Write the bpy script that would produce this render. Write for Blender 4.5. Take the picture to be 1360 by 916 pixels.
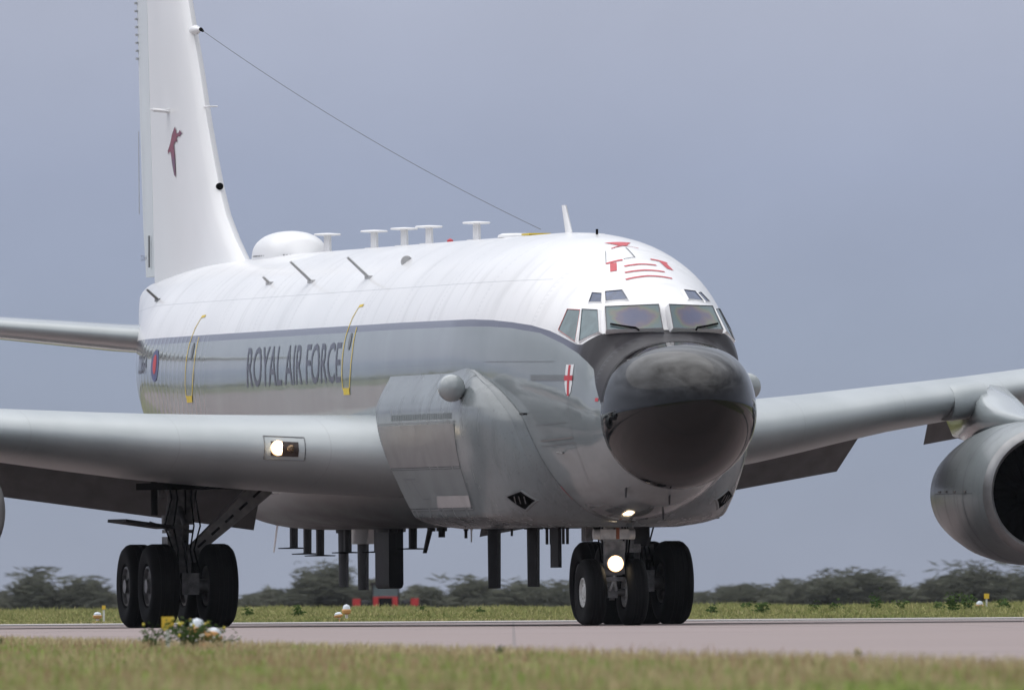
import bpy, bmesh, math, random
import numpy as np
from mathutils import Vector, Matrix
R = math.radians
rng = np.random.default_rng(7)
random.seed(7)
for o in list(bpy.data.objects): bpy.data.objects.remove(o)
sc = bpy.context.scene
COL = sc.collection

# ------------------------------------------------------------------ camera
ROLL = 0.007
cd = bpy.data.cameras.new('camera'); cam = bpy.data.objects.new('camera', cd); COL.objects.link(cam)
cd.sensor_fit = 'HORIZONTAL'; cd.sensor_width = 36.0
cd.lens = 36.0 * 28500 / 1360
CAM = Vector((0, -306, 0.462))
cam.location = CAM
cam.rotation_euler = (Matrix.Rotation(R(90), 3, 'X') @ Matrix.Rotation(-ROLL, 3, 'Z')).to_euler()
# the roll turns about the optical axis, so the shift is turned with it
cd.shift_x = 0.0; cd.shift_y = 330 / 1360
cd.clip_start = 1.0; cd.clip_end = 20000
cd.dof.use_dof = True; cd.dof.focus_distance = 307; cd.dof.aperture_fstop = 13
sc.camera = cam

# ------------------------------------------------------------------ world and sun
SUN = Vector((-0.42, 0.20, 0.88)).normalized()
w = bpy.data.worlds.new('World'); sc.world = w; w.use_nodes = True
nt = w.node_tree; N = nt.nodes; L = nt.links; N.clear()
out = N.new('ShaderNodeOutputWorld'); bg = N.new('ShaderNodeBackground'); bg.inputs[1].default_value = 0.1
sky = N.new('ShaderNodeTexSky'); sky.sky_type = 'NISHITA'; sky.sun_disc = False
sky.sun_elevation = math.asin(SUN.z); sky.sun_rotation = math.atan2(SUN.x, SUN.y)
tc = N.new('ShaderNodeTexCoord')
sep = N.new('ShaderNodeSeparateXYZ'); L.new(tc.outputs['Generated'], sep.inputs[0])
ramp = N.new('ShaderNodeValToRGB'); L.new(sep.outputs[2], ramp.inputs[0])
cr = ramp.color_ramp; cr.interpolation = 'LINEAR'
def rgb(c, k=1): return (c[0]*k, c[1]*k, c[2]*k, 1)
cr.elements[0].position = 0.0; cr.elements[0].color = rgb((.308, .345, .443))
cr.elements[1].position = 1.0; cr.elements[1].color = rgb((1.24, 1.25, 1.28))
e = cr.elements.new(0.010); e.color = rgb((.296, .350, .465))
e = cr.elements.new(0.0185); e.color = rgb((.325, .378, .525))
e = cr.elements.new(0.029); e.color = rgb((.415, .452, .580))
e = cr.elements.new(0.06); e.color = rgb((.43, .465, .575))
e = cr.elements.new(0.16); e.color = rgb((.43, .465, .55))
e = cr.elements.new(0.45); e.color = rgb((.66, .69, .76))
nz = N.new('ShaderNodeTexNoise'); nz.inputs['Scale'].default_value = 2.2; nz.inputs['Detail'].default_value = 6
mp = N.new('ShaderNodeMapping'); mp.inputs['Scale'].default_value = (1, 1, 2.6)
L.new(tc.outputs['Generated'], mp.inputs[0]); L.new(mp.outputs[0], nz.inputs[0])
mr = N.new('ShaderNodeMapRange'); L.new(nz.outputs[0], mr.inputs[0])
mr.inputs[1].default_value = .3; mr.inputs[2].default_value = .7; mr.inputs[3].default_value = .5; mr.inputs[4].default_value = 1.5
# brighter towards the veiled sun
dt = N.new('ShaderNodeVectorMath'); dt.operation = 'DOT_PRODUCT'; L.new(tc.outputs['Generated'], dt.inputs[0]); dt.inputs[1].default_value = SUN
mr2 = N.new('ShaderNodeMapRange'); L.new(dt.outputs['Value'], mr2.inputs[0])
mr2.interpolation_type = 'SMOOTHERSTEP'; mr2.inputs[1].default_value = .1; mr2.inputs[2].default_value = 1; mr2.inputs[3].default_value = 1; mr2.inputs[4].default_value = 1.65
# fine streaks of the far cloud deck
nz2 = N.new('ShaderNodeTexNoise'); nz2.inputs['Scale'].default_value = 70; nz2.inputs['Detail'].default_value = 4
mp2 = N.new('ShaderNodeMapping'); mp2.inputs['Scale'].default_value = (1, 1, 1.6)
L.new(tc.outputs['Generated'], mp2.inputs[0]); L.new(mp2.outputs[0], nz2.inputs[0])
mr3 = N.new('ShaderNodeMapRange'); L.new(nz2.outputs[0], mr3.inputs[0])
mr3.inputs[1].default_value = .3; mr3.inputs[2].default_value = .7; mr3.inputs[3].default_value = .965; mr3.inputs[4].default_value = 1.035
amp = N.new('ShaderNodeMapRange'); L.new(sep.outputs[2], amp.inputs[0]); amp.inputs[1].default_value = .03; amp.inputs[2].default_value = .3
mrm = N.new('ShaderNodeMix'); L.new(amp.outputs[0], mrm.inputs[0]); mrm.inputs[2].default_value = 1.0; L.new(mr.outputs[0], mrm.inputs[3])
m1 = N.new('ShaderNodeMath'); m1.operation = 'MULTIPLY'; L.new(mrm.outputs[0], m1.inputs[0]); L.new(mr2.outputs[0], m1.inputs[1])
m1b = N.new('ShaderNodeMath'); m1b.operation = 'MULTIPLY'; L.new(m1.outputs[0], m1b.inputs[0]); L.new(mr3.outputs[0], m1b.inputs[1])
m2 = N.new('ShaderNodeMath'); m2.operation = 'MULTIPLY'; L.new(m1b.outputs[0], m2.inputs[0]); m2.inputs[1].default_value = 10
vm = N.new('ShaderNodeVectorMath'); vm.operation = 'SCALE'; L.new(ramp.outputs[0], vm.inputs[0]); L.new(m2.outputs[0], vm.inputs['Scale'])
mx = N.new('ShaderNodeMix'); mx.data_type = 'RGBA'; mx.inputs[0].default_value = .93
L.new(sky.outputs[0], mx.inputs[6]); L.new(vm.outputs[0], mx.inputs[7])
L.new(mx.outputs[2], bg.inputs[0]); L.new(bg.outputs[0], out.inputs[0])
sl = bpy.data.lights.new('sun', 'SUN'); sl.energy = 0.7; sl.angle = R(90); sl.color = (1, .955, .88)
so = bpy.data.objects.new('sun', sl); COL.objects.link(so); so.rotation_euler = SUN.to_track_quat('Z', 'Y').to_euler()
sc.view_settings.view_transform = 'Standard'; sc.view_settings.look = 'None'
HAZE = 0.000025
sc.view_settings.exposure = 0.0; sc.view_settings.gamma = 1.0

# ------------------------------------------------------------------ materials
class G:
    """small shader builder"""
    def __init__(s, name):
        s.m = bpy.data.materials.new(name); s.m.use_nodes = True
        s.t = s.m.node_tree; s.n = s.t.nodes; s.l = s.t.links
        s.b = s.n['Principled BSDF']
    def add(s, k, **p):
        n = s.n.new(k)
        for a, v in p.items(): setattr(n, a, v)
        return n
    def val(s, sock, v):
        if hasattr(v, 'is_output'): s.l.new(v, sock)
        else: sock.default_value = v
    def math(s, op, a, b=0.0, c=0.0, clamp=False):
        n = s.add('ShaderNodeMath', operation=op, use_clamp=clamp)
        for i, v in enumerate((a, b, c)): s.val(n.inputs[i], v)
        return n.outputs[0]
    def mix(s, f, a, b):
        n = s.add('ShaderNodeMix', data_type='RGBA')
        s.val(n.inputs[0], f)
        for i, v in ((6, a), (7, b)): s.val(n.inputs[i], v if hasattr(v, 'is_output') else (*v[:3], 1))
        return n.outputs[2]
    def obj(s): return s.add('ShaderNodeTexCoord').outputs['Object']
    def noise(s, scale, stretch=(1, 1, 1), detail=4, lo=.35, hi=.65, vec=None):
        mpn = s.add('ShaderNodeMapping'); s.l.new(vec or s.obj(), mpn.inputs[0]); mpn.inputs['Scale'].default_value = stretch
        n = s.add('ShaderNodeTexNoise'); n.inputs['Scale'].default_value = scale; n.inputs['Detail'].default_value = detail
        s.l.new(mpn.outputs[0], n.inputs[0])
        r = s.add('ShaderNodeMapRange'); s.l.new(n.outputs[0], r.inputs[0])
        r.inputs[1].default_value = lo; r.inputs[2].default_value = hi
        return r.outputs[0]
    def bump(s, h, strength=.3, dist=.01):
        n = s.add('ShaderNodeBump'); n.inputs['Strength'].default_value = strength; n.inputs['Distance'].default_value = dist
        s.l.new(h, n.inputs['Height']); s.l.new(n.outputs[0], s.b.inputs['Normal'])
    def base(s, c): s.val(s.b.inputs['Base Color'], c if hasattr(c, 'is_output') else (*c[:3], 1))
    def rough(s, r): s.val(s.b.inputs['Roughness'], r)

def mat(name, c, r=.5, metal=0, var=.15, scale=3, stretch=(1, 1, 1), bump=0, coat=0, spec=None, c2=None):
    g = G(name)
    f = g.noise(scale, stretch)
    d = c2 or tuple(x * (1 - var) for x in c)
    g.base(g.mix(f, d, c)); g.rough(r)
    g.b.inputs['Metallic'].default_value = metal
    if coat: g.b.inputs['Coat Weight'].default_value = coat; g.b.inputs['Coat Roughness'].default_value = .03
    if spec is not None: g.b.inputs['Specular IOR Level'].default_value = spec
    if bump: g.bump(g.noise(scale * 6, stretch, 3), bump)
    return g.m
def glow(name, c, s):
    g = G(name); g.base((.8, .8, .8)); g.b.inputs['Emission Color'].default_value = (*c, 1); g.b.inputs['Emission Strength'].default_value = s
    return g.m

GREY = (.30, .33, .338)
M = {}
M['white'] = mat('white_gloss_paint', (.78, .777, .782), .3, var=.05, scale=1.2, stretch=(.6, 1, .25))
M['grey'] = mat('grey_gloss_paint', GREY, .16, var=.1, scale=1.5, stretch=(.3, 1, 1), coat=.3)
def weathered(name, c, r, streak=.35):
    g = G(name); a = g.noise(1.6, (.5, 1, 1), 5); b_ = g.noise(3.2, (1.2, 1.2, .16), 5, .5, .72); d_ = g.noise(22, (1, 1, 1), 2, .62, .7)
    c0 = g.mix(a, tuple(x * .86 for x in c), tuple(x * 1.06 for x in c)); c0 = g.mix(g.math('MULTIPLY', b_, streak), c0, tuple(x * .5 for x in c)); c0 = g.mix(g.math('MULTIPLY', d_, .3), c0, tuple(x * .4 for x in c))
    g.base(c0); g.rough(g.math('MULTIPLY_ADD', b_, .12, r)); g.bump(g.noise(1.5, (1, 1, 1), 2, .2, .8), .10, .02); return g.m
M['nacelle'] = weathered('nacelle_grey_paint', (.20, .222, .23), .28)
M['cheekgrey'] = weathered('cheek_grey_paint', (.175, .195, .202), .22)
M['greym'] = mat('grey_satin_paint', (.175, .19, .196), .36, var=.16, scale=2)
M['palegrey'] = mat('pale_grey_panel_paint', (.20, .194, .196), .42, var=.18)
M['darkgrey'] = mat('dark_grey_paint', (.02, .02, .022), .6, spec=.2, var=.3, scale=5)
M['flapgrey'] = mat('grey_flap_paint', (.17, .175, .18), .5, var=.25, scale=3)
M['black'] = mat('black_rubber', (.007, .007, .0075), .75, var=.3, scale=8, spec=.22)
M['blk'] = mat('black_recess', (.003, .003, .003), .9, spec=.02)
M['steel'] = mat('worn_steel', (.26, .255, .25), .42, .5, var=.4, scale=9)
M['gearpaint'] = mat('grimy_gear_paint', (.25, .245, .24), .45, .1, var=.55, scale=9)
M['bladegrey'] = mat('light_grey_blade_paint', (.46, .46, .46), .4, var=.15)
M['tabgrey'] = mat('tab_grey', (.42, .44, .46), .5)
M['brace'] = mat('pale_brace_paint', (.42, .41, .40), .45, var=.35, scale=6)
M['gearwhite'] = mat('white_gear_paint', (.72, .72, .7), .4, var=.3, scale=9)
M['chrome'] = mat('polished_lip', (.30, .30, .305), .36, .6, var=.25)
M['yellow'] = mat('yellow_marking', (.72, .52, .03), .5, var=.2)
M['red'] = mat('red_marking', (.55, .045, .06), .5, var=.15)
M['navy'] = mat('dark_blue_lettering', (.075, .08, .115), .35, var=.15)
M['blue'] = mat('roundel_blue', (.06, .075, .2), .4)
M['bird'] = mat('goose_emblem', (.24, .045, .075), .5, c2=(.13, .06, .12), scale=2.4, stretch=(1, 1, 1))
M['seam'] = mat('seam_line', (.17, .18, .19), .5)
M['wire'] = mat('aerial_wire', (.03, .03, .03), .5)
M['lamp'] = glow('lit_lamp', (1, .80, .52), 16)
M['lamprim'] = glow('warm_lamp_rim', (1, .55, .20), 1.6)  # glowing ring added round each lit lamp, imitating its warm bloom
M['lampdim'] = mat('lamp_reflector', (.30, .20, .12), .25, .7, var=.5, scale=30)
M['glass'] = mat('side_window_glass', (.12, .18, .195), .06, var=.4, scale=3.5)
M['eyebrow'] = mat('eyebrow_window_glass', (.05, .08, .17), .12, var=.45, scale=7, spec=.3)

# radome: scuffed gloss black
g = G('radome_black')
g.base(g.mix(g.noise(2.2, (.5, 1, 1)), (.002, .0019, .002), (.005, .0045, .005)))
g.rough(g.math('MULTIPLY_ADD', g.noise(3.0, (1, 1, .5)), .06, .025)); g.b.inputs['Specular IOR Level'].default_value = .36
g.bump(g.noise(1.6, (1, 1, 1), 2, .2, .8), .08, .03); M['radome'] = g.m

# windscreen: gold-film heated glass, colour bands set by the coating
g = G('heated_windscreen')
v = g.add('ShaderNodeAttribute', attribute_name='pane_uv').outputs['Vector']
sp = g.add('ShaderNodeSeparateXYZ'); g.l.new(v, sp.inputs[0])
dx = g.math('SUBTRACT', sp.outputs[0], .53); dy = g.math('SUBTRACT', sp.outputs[1], .52)
rr = g.math('SQRT', g.math('ADD', g.math('POWER', g.math('ABSOLUTE', g.math('MULTIPLY', dx, 2.0)), 2.0), g.math('POWER', g.math('ABSOLUTE', g.math('MULTIPLY', dy, 1.6)), 2.0)))
rr = g.math('ADD', rr, g.math('MULTIPLY', g.math('SUBTRACT', g.noise(5, (1, 1, 1)), .4), .32))
cr = g.add('ShaderNodeValToRGB'); g.l.new(rr, cr.inputs[0])
cs = [(0, (.08, .09, .165)), (.40, (.09, .095, .165)), (.62, (.125, .105, .145)), (.80, (.15, .15, .125)), (.94, (.11, .155, .14)), (1, (.105, .15, .165))]
cr.color_ramp.elements[0].color = rgb(cs[0][1]); cr.color_ramp.elements[1].color = rgb(cs[-1][1])
for p, c in cs[1:-1]:
    el = cr.color_ramp.elements.new(p); el.color = rgb(c)
g.base(cr.outputs[0]); g.rough(.16); M['screen'] = g.m

# ------------------------------------------------------------------ mesh helpers
def link(name, me, m=None, parent=None, smooth=False, **props):
    o = bpy.data.objects.new(name, me); COL.objects.link(o)
    if m is not None:
        me.materials.clear()
        for x in (m if isinstance(m, (list, tuple)) else [m]): me.materials.append(x)
    if parent is not None: o.parent = parent
    if smooth:
        me.polygons.foreach_set('use_smooth', np.ones(len(me.polygons), dtype=bool))
        if smooth is not True: me.set_sharp_from_angle(angle=R(smooth))
    for k, v in props.items(): o[k] = v
    return o
def pyd(name, V, F, m=None, parent=None, smooth=False, **p):
    me = bpy.data.meshes.new(name)
    me.from_pydata([tuple(map(float, v)) for v in V], [], [tuple(map(int, f)) for f in F]); me.update()
    bm = bmesh.new(); bm.from_mesh(me); bmesh.ops.recalc_face_normals(bm, faces=bm.faces); bm.to_mesh(me); bm.free()
    return link(name, me, m, parent, smooth, **p)
class MB:
    """collects simple solids into one mesh"""
    def __init__(s): s.V = []; s.F = []
    def add(s, V, F):
        k = len(s.V); s.V += [tuple(v) for v in V]; s.F += [tuple(i + k for i in f) for f in F]; return s
    def box(s, c, d, rot=None):
        V = [Vector(((x - .5) * d[0], (y - .5) * d[1], (z - .5) * d[2])) for x in (0, 1) for y in (0, 1) for z in (0, 1)]
        if rot is not None: V = [rot @ v for v in V]
        return s.add([v + Vector(c) for v in V], [(0, 1, 3, 2), (4, 6, 7, 5), (0, 4, 5, 1), (2, 3, 7, 6), (0, 2, 6, 4), (1, 5, 7, 3)])
    def tube(s, a, b, r0, r1=None, n=12, caps=True):
        a, b = Vector(a), Vector(b); r1 = r0 if r1 is None else r1
        d = (b - a).normalized(); u = d.orthogonal().normalized(); v = d.cross(u)
        V = []
        for p, r in ((a, r0), (b, r1)):
            V += [p + (u * math.cos(2 * math.pi * i / n) + v * math.sin(2 * math.pi * i / n)) * r for i in range(n)]
        F = [(i, (i + 1) % n, n + (i + 1) % n, n + i) for i in range(n)]
        if caps: F += [tuple(range(n))[::-1], tuple(range(n, 2 * n))]
        return s.add(V, F)
    def path(s, P, r, n=8):
        for a, b in zip(P[:-1], P[1:]): s.tube(a, b, r, r, n)
        return s
    def lathe(s, prof, o=(0, 0, 0), ax='x', n=32, close=False):
        """prof: (along, radius) pairs round axis"""
        V = []; o = Vector(o)
        for t, r in prof:
            for i in range(n):
                a = 2 * math.pi * i / n; c, sn = r * math.cos(a), r * math.sin(a)
                V.append(o + Vector({'x': (t, c, sn), 'y': (c, t, sn), 'z': (c, sn, t)}[ax]))
        F = []; K = len(prof)
        for k in range(K if close else K - 1):
            q = (k + 1) % K
            F += [(k * n + i, k * n + (i + 1) % n, q * n + (i + 1) % n, q * n + i) for i in range(n)]
        if not close:
            if prof[0][1] > 1e-4: F.append(tuple(range(n))[::-1])
            if prof[-1][1] > 1e-4: F.append(tuple(range((K - 1) * n, K * n)))
        return s.add(V, F)
    def blade(s, base, tip, c0, c1, t, sweep=0.0, up=None):
        """thin aerofoil blade, chord along x"""
        base, tip = Vector(base), Vector(tip)
        d = (tip - base).normalized(); sd = d.cross(Vector((1, 0, 0))).normalized()
        prof = [(.5, 0), (.3, .42), (0, .5), (-.3, .32), (-.5, 0), (-.3, -.32), (0, -.5), (.3, -.42)]
        V = []
        for p, c, dxx in ((base, c0, 0), (tip, c1, -sweep)):
            V += [p + Vector((a * c + dxx, 0, 0)) + sd * (b * t) for a, b in prof]
        return s.add(V, [(i, (i + 1) % 8, 8 + (i + 1) % 8, 8 + i) for i in range(8)] + [tuple(range(8))[::-1], tuple(range(8, 16))])
    def build(s, name, m, parent=None, smooth=35, **p): return pyd(name, s.V, s.F, m, parent, smooth, **p)
def empty(name, loc=(0, 0, 0), rz=0, parent=None, **p):
    o = bpy.data.objects.new(name, None); COL.objects.link(o); o.location = loc; o.rotation_euler = (0, 0, rz)
    o.empty_display_size = .3; o.parent = parent
    for k, v in p.items(): o[k] = v
    return o
def dup(o, parent=None, **p):
    c = o.copy(); COL.objects.link(c); c.parent = parent
    for ch in list(o.children): dup(ch, c)
    for k, v in p.items(): c[k] = v
    return c
def pchip(xs, ys):
    xs = np.array(xs, float); ys = np.array(ys, float)
    h = np.diff(xs); dl = np.diff(ys) / h; d = np.zeros(len(xs))
    for i in range(1, len(xs) - 1):
        if dl[i-1] * dl[i] > 0:
            w1, w2 = 2 * h[i] + h[i-1], h[i] + 2 * h[i-1]; d[i] = (w1 + w2) / (w1 / dl[i-1] + w2 / dl[i])
    d[0], d[-1] = dl[0], dl[-1]
    def f(x):
        x = np.clip(x, xs[0], xs[-1]); i = np.clip(np.searchsorted(xs, x) - 1, 0, len(xs) - 2)
        t = (x - xs[i]) / h[i]
        return ((1 + 2*t) * (1-t)**2 * ys[i] + t * (1-t)**2 * h[i] * d[i] + t*t*(3-2*t) * ys[i+1] + t*t*(t-1) * h[i] * d[i+1])
    return f

# ------------------------------------------------------------------ THE AIRCRAFT (x forward of nose gear, y to port, z up)
ac = empty('jet_aircraft', (1.42, 0, 0), R(-77), label='large four engined white and grey jet aircraft with glossy black nose taxiing on the pavement', category='aircraft')
# fuselage stations: x, half width, top, bottom, height of widest point, exponent of upper half, of lower half
ST = np.array([
 (-32.1, .03, 5.18, 4.6, 4.9, 2, 2), (-31.8, .10, 5.26, 4.3, 4.8, 2, 2), (-31, .27, 5.36, 3.85, 4.60, 2, 2),
 (-29, .72, 5.46, 3.2, 4.3, 2, 2), (-27, 1.17, 5.54, 2.6, 4.08, 2, 2.05), (-25.5, 1.48, 5.58, 2.22, 3.96, 2, 2.1), (-24, 1.70, 5.60, 1.92, 3.87, 2, 2.15),
 (-22, 1.79, 5.63, 1.63, 3.82, 2, 2.2), (-20, 1.82, 5.64, 1.47, 3.81, 2, 2.25), (-18, 1.83, 5.64, 1.44, 3.81, 2, 2.3),
 (-2.5, 1.83, 5.64, 1.44, 3.81, 2, 2.3), (-1.5, 1.80, 5.62, 1.44, 3.79, 2, 2.25), (-.3, 1.72, 5.55, 1.44, 3.71, 2.03, 2.2),
 (.75, 1.60, 5.40, 1.46, 3.60, 2.1, 2.1), (1.67, 1.45, 5.13, 1.49, 3.44, 2.2, 2.05), (2.6, 1.29, 4.80, 1.57, 3.25, 2.38, 2),
 (3.05, 1.21, 4.61, 1.64, 3.14, 2.45, 2), (3.26, 1.175, 4.47, 1.68, 3.09, 2.42, 2), (3.48, 1.145, 4.16, 1.74, 3.05, 2.3, 2),
 (3.75, 1.11, 4.06, 1.83, 3.01, 2.3, 2), (4.0, 1.07, 3.985, 1.92, 2.96, 2.3, 2)])
fW, fT, fB, fC, fNU, fNL = [pchip(ST[:, 0], ST[:, k]) for k in range(1, 7)]
def half_y(x, z):
    """half width of the fuselage at station x, height z"""
    x = np.asarray(x, float); z = np.asarray(z, float)
    wv, t, b, c = fW(x), fT(x), fB(x), fC(x)
    n = np.where(z >= c, fNU(x), fNL(x)); h = np.where(z >= c, t - c, c - b)
    q = np.clip(np.abs(z - c) / h, 0, 1)
    return wv * (1 - q ** n) ** (1 / n)
def top_z(x, y):
    wv, t, c, n = fW(x), fT(x), fC(x), fNU(x)
    return c + (t - c) * (1 - np.clip(np.abs(y) / wv, 0, 1) ** n) ** (1 / n)
def bot_z(x, y):
    wv, b, c, n = fW(x), fB(x), fC(x), fNL(x)
    return c - (c - b) * (1 - np.clip(np.abs(y) / wv, 0, 1) ** n) ** (1 / n)
xs = np.unique(np.concatenate([np.linspace(-32.1, -18, 60), np.linspace(-18, -3, 70), np.linspace(-3, 2.6, 50), np.linspace(2.6, 4.0, 40)]))
NT = 96; V = []; F = []
for x in xs:
    for i in range(NT):
        a = 2 * math.pi * i / NT; c, s_ = math.cos(a), math.sin(a)
        n = fNU(x) if s_ >= 0 else fNL(x); h = fT(x) - fC(x) if s_ >= 0 else fC(x) - fB(x)
        V.append((x, fW(x) * math.copysign(abs(c) ** (2 / n), c), fC(x) + h * math.copysign(abs(s_) ** (2 / n), s_)))
K = len(xs)
for k in range(K - 1):
    F += [(k*NT + i, k*NT + (i+1) % NT, (k+1)*NT + (i+1) % NT, (k+1)*NT + i) for i in range(NT)]
F += [tuple(range(NT)), tuple(range((K-1)*NT, K*NT))[::-1]]

# two-tone livery: white over a blue-grey stripe over gloss grey, black ahead of the windscreen
g = G('fuselage_livery')
sp = g.add('ShaderNodeSeparateXYZ'); g.l.new(g.obj(), sp.inputs[0]); X, Y, Z = sp.outputs
xn = g.math('DIVIDE', g.math('ADD', X, 6.0), 10.5, clamp=True)
def curve(pts):
    n = g.add('ShaderNodeFloatCurve'); cm = n.mapping; c = cm.curves[0]
    P = [((x + 6) / 10.5, z / 6) for x, z in pts]
    c.points[0].location = P[0]; c.points[1].location = P[-1]
    for p in P[1:-1]: c.points.new(*p)
    for p in c.points: p.handle_type = 'VECTOR'
    cm.update(); g.l.new(xn, n.inputs[1]); return g.math('MULTIPLY', n.outputs[0], 6)
up = curve([(-6, 4.40), (-1.4, 4.385), (-.4, 4.36), (.448, 4.318), (1.161, 4.266), (1.83, 4.176), (2.18, 4.108), (2.80, 3.972), (2.97, 3.965), (3.265, 4.11), (3.48, 4.14), (3.53, 6), (4.5, 6)])
lo = curve([(-6, 4.30), (-1.4, 4.285), (-.4, 4.268), (.515, 4.233), (1.539, 4.150), (2.384, 3.985), (2.939, 3.842), (3.274, 3.714), (3.43, 3.62), (3.658, 3.40), (3.783, 3.29), (4.1, 2.98), (4.5, 2.6)])
fw_ = g.math('MULTIPLY', g.math('SUBTRACT', Z, up), 260, clamp=True)
fl_ = g.math('MULTIPLY', g.math('SUBTRACT', Z, lo), 260, clamp=True)
ag = g.math('MULTIPLY', g.math('SUBTRACT', X, 2.6), 2.2, clamp=True)
dirt = g.noise(1.3, (.5, 1, .22), 5)
white = g.mix(dirt, (.74, .735, .74), (.79, .785, .79))
white = g.mix(g.math('MULTIPLY', g.noise(2.6, (1.3, .5, .10), 5, .52, .75), .5), white, (.52, .515, .51))
grey = g.mix(dirt, (.195, .222, .229), (.24, .268, .275))
# belly darkens downward: weathering and oil, plus underside shade painted into the grey
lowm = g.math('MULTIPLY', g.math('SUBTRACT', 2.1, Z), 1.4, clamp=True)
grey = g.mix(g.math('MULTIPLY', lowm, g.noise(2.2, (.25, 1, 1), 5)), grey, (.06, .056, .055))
strip = g.mix(ag, (.085, .09, .135), (.035, .033, .037))
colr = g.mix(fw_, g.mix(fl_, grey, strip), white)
# skin joints: hoops and lengthwise laps
def lines(co, step, off, wd):
    f = g.math('FRACT', g.math('DIVIDE', g.math('ADD', co, off), step))
    return g.math('LESS_THAN', g.math('MULTIPLY', f, step), wd)
hoop = lines(X, 2.45, 50.3, .022)
lap = g.math('MULTIPLY', g.math('LESS_THAN', X, 1.0), g.math('MAXIMUM', g.math('LESS_THAN', g.math('ABSOLUTE', g.math('SUBTRACT', Z, 3.76)), .007), g.math('LESS_THAN', g.math('ABSOLUTE', g.math('SUBTRACT', Z, 4.92)), .006)))
rivet = g.math('MULTIPLY', lines(X, 2.45, 50.27, .075), g.math('LESS_THAN', g.math('FRACT', g.math('DIVIDE', Z, .06)), .35))
ln = g.math('MAXIMUM', g.math('MAXIMUM', g.math('MULTIPLY', hoop, .28), g.math('MULTIPLY', rivet, .25)), g.math('MULTIPLY', lap, .7))
colr = g.mix(g.math('MULTIPLY', ln, .55), colr, (.2, .21, .23))
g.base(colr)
grime = g.math('MULTIPLY', g.math('MULTIPLY', g.math('SUBTRACT', 2.35, Z), 1.5, clamp=True), g.math('MULTIPLY_ADD', X, -1.0, .6, clamp=True))
g.rough(g.math('ADD', g.math('ADD', g.math('MULTIPLY', fw_, .22), g.math('MULTIPLY_ADD', dirt, .05, .06)), g.math('MULTIPLY', grime, .38)))
agm = g.math('MULTIPLY', g.math('MULTIPLY', ag, fl_), g.math('SUBTRACT', 1.0, fw_))
g.rough(g.math('MAXIMUM', g.b.inputs['Roughness'].links[0].from_socket, g.math('MULTIPLY', agm, .36)))
g.val(g.b.inputs['Specular IOR Level'], g.math('MAXIMUM', g.math('SUBTRACT', g.math('MULTIPLY_ADD', grime, -.35, .5), g.math('MULTIPLY', agm, .34)), 0.0))
g.val(g.b.inputs['Coat Weight'], g.math('MULTIPLY', g.math('MULTIPLY_ADD', grime, -.3, .3), g.math('SUBTRACT', 1.0, agm))); g.b.inputs['Coat Roughness'].default_value = .03
# skin ripples: soft quilting everywhere, sharp ribs on the rear side
rib = g.math('POWER', g.math('ABSOLUTE', g.math('SINE', g.math('MULTIPLY', X, math.pi / .33))), 6.0)
rear = g.math('MULTIPLY', g.math('MULTIPLY', g.math('SUBTRACT', -18.6, X), 1.2, clamp=True), g.math('MULTIPLY', g.math('SUBTRACT', 4.55, Z), 4, clamp=True))
q = g.math('MULTIPLY_ADD', g.noise(1.1, (.8, 1, 2.2), 2, .2, .8), .5, g.math('MULTIPLY', g.math('MULTIPLY', rib, rear), 1.0))
q = g.math('ADD', q, g.math('MULTIPLY', g.noise(9, (1, 1, .6), 2, .2, .8), .035))
g.bump(q, .35, .012); M['livery'] = g.m
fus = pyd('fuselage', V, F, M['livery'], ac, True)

# radome: blunt thimble, its rim standing a little proud of the nose
prof = []
for k in range(25):
    a = k / 24 * math.pi / 2; prof.append((2.08 * math.sin(a), (1 - math.sin(a) ** 1.9) ** .56))
V = []; F = []
for k, (t, r) in enumerate(prof):
    cz = 2.955 + .20 * (t / 2.08) ** 1.5
    for i in range(72):
        b = 2 * math.pi * i / 72; cb, sb = math.cos(b), math.sin(b); ex = 2 / (2 + (.30 if sb > 0 else 0) * abs(math.sin(2 * b))); V.append((4.0 + t, 1.085 * r * math.copysign(abs(cb) ** ex, cb), cz + 1.045 * r * math.copysign(abs(sb) ** ex, sb)))
V = [(3.985, y * .985, 2.955 + (z - 2.955) * .985) for (x, y, z) in V[:72]] + V
for k in range(len(prof)):
    F += [(k*72 + i, k*72 + (i+1) % 72, (k+1)*72 + (i+1) % 72, (k+1)*72 + i) for i in range(72)]
radome = pyd('radome', V, F, M['radome'], ac, True)

# ---- cheek fairings
pan = pchip([1.40, 1.44, 1.50, 1.57, 1.67, 3.0, 3.10, 3.2, 3.3, 3.46, 3.62, 3.72], [1.05, 1.36, 1.60, 1.74, 1.79, 2.085, 2.085, 2.06, 2.02, 1.93, 1.83, 1.78])
xj = pchip([1.2, 1.5, 1.9, 2.9, 3.3, 3.6, 3.72], [.6, 1.0, 1.2, .95, .3, -.7, -1.3])
xr = pchip([1.2, 1.5, 3.05, 3.72], [-4.9, -5.05, -6.15, -6.3])
def cheek_y(x, z):
    fy = np.maximum(half_y(x, z) - .03, 0) ; p = np.maximum(pan(z), fy * .4)
    j = xj(z); xf = np.minimum(-.72, j - .35)
    t = np.clip((j - x) / (j - xf), 0, 1); gf = np.sqrt(1 - (1 - t) ** 2.1)
    tr = np.clip((x - xr(z)) / .16, 0, 1); gr = tr ** .5
    e_ = gf * gr
    return fy * (1 - e_) + p * e_
zz = np.unique(np.concatenate([np.linspace(1.40, 1.67, 22), np.linspace(1.67, 3.0, 30), np.linspace(3.0, 3.3, 16), np.linspace(3.3, 3.72, 16)]))
xx = np.unique(np.concatenate([np.linspace(-6.4, -4.6, 64), np.linspace(-4.6, -.6, 26), np.linspace(-.6, 1.3, 70)]))
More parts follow.
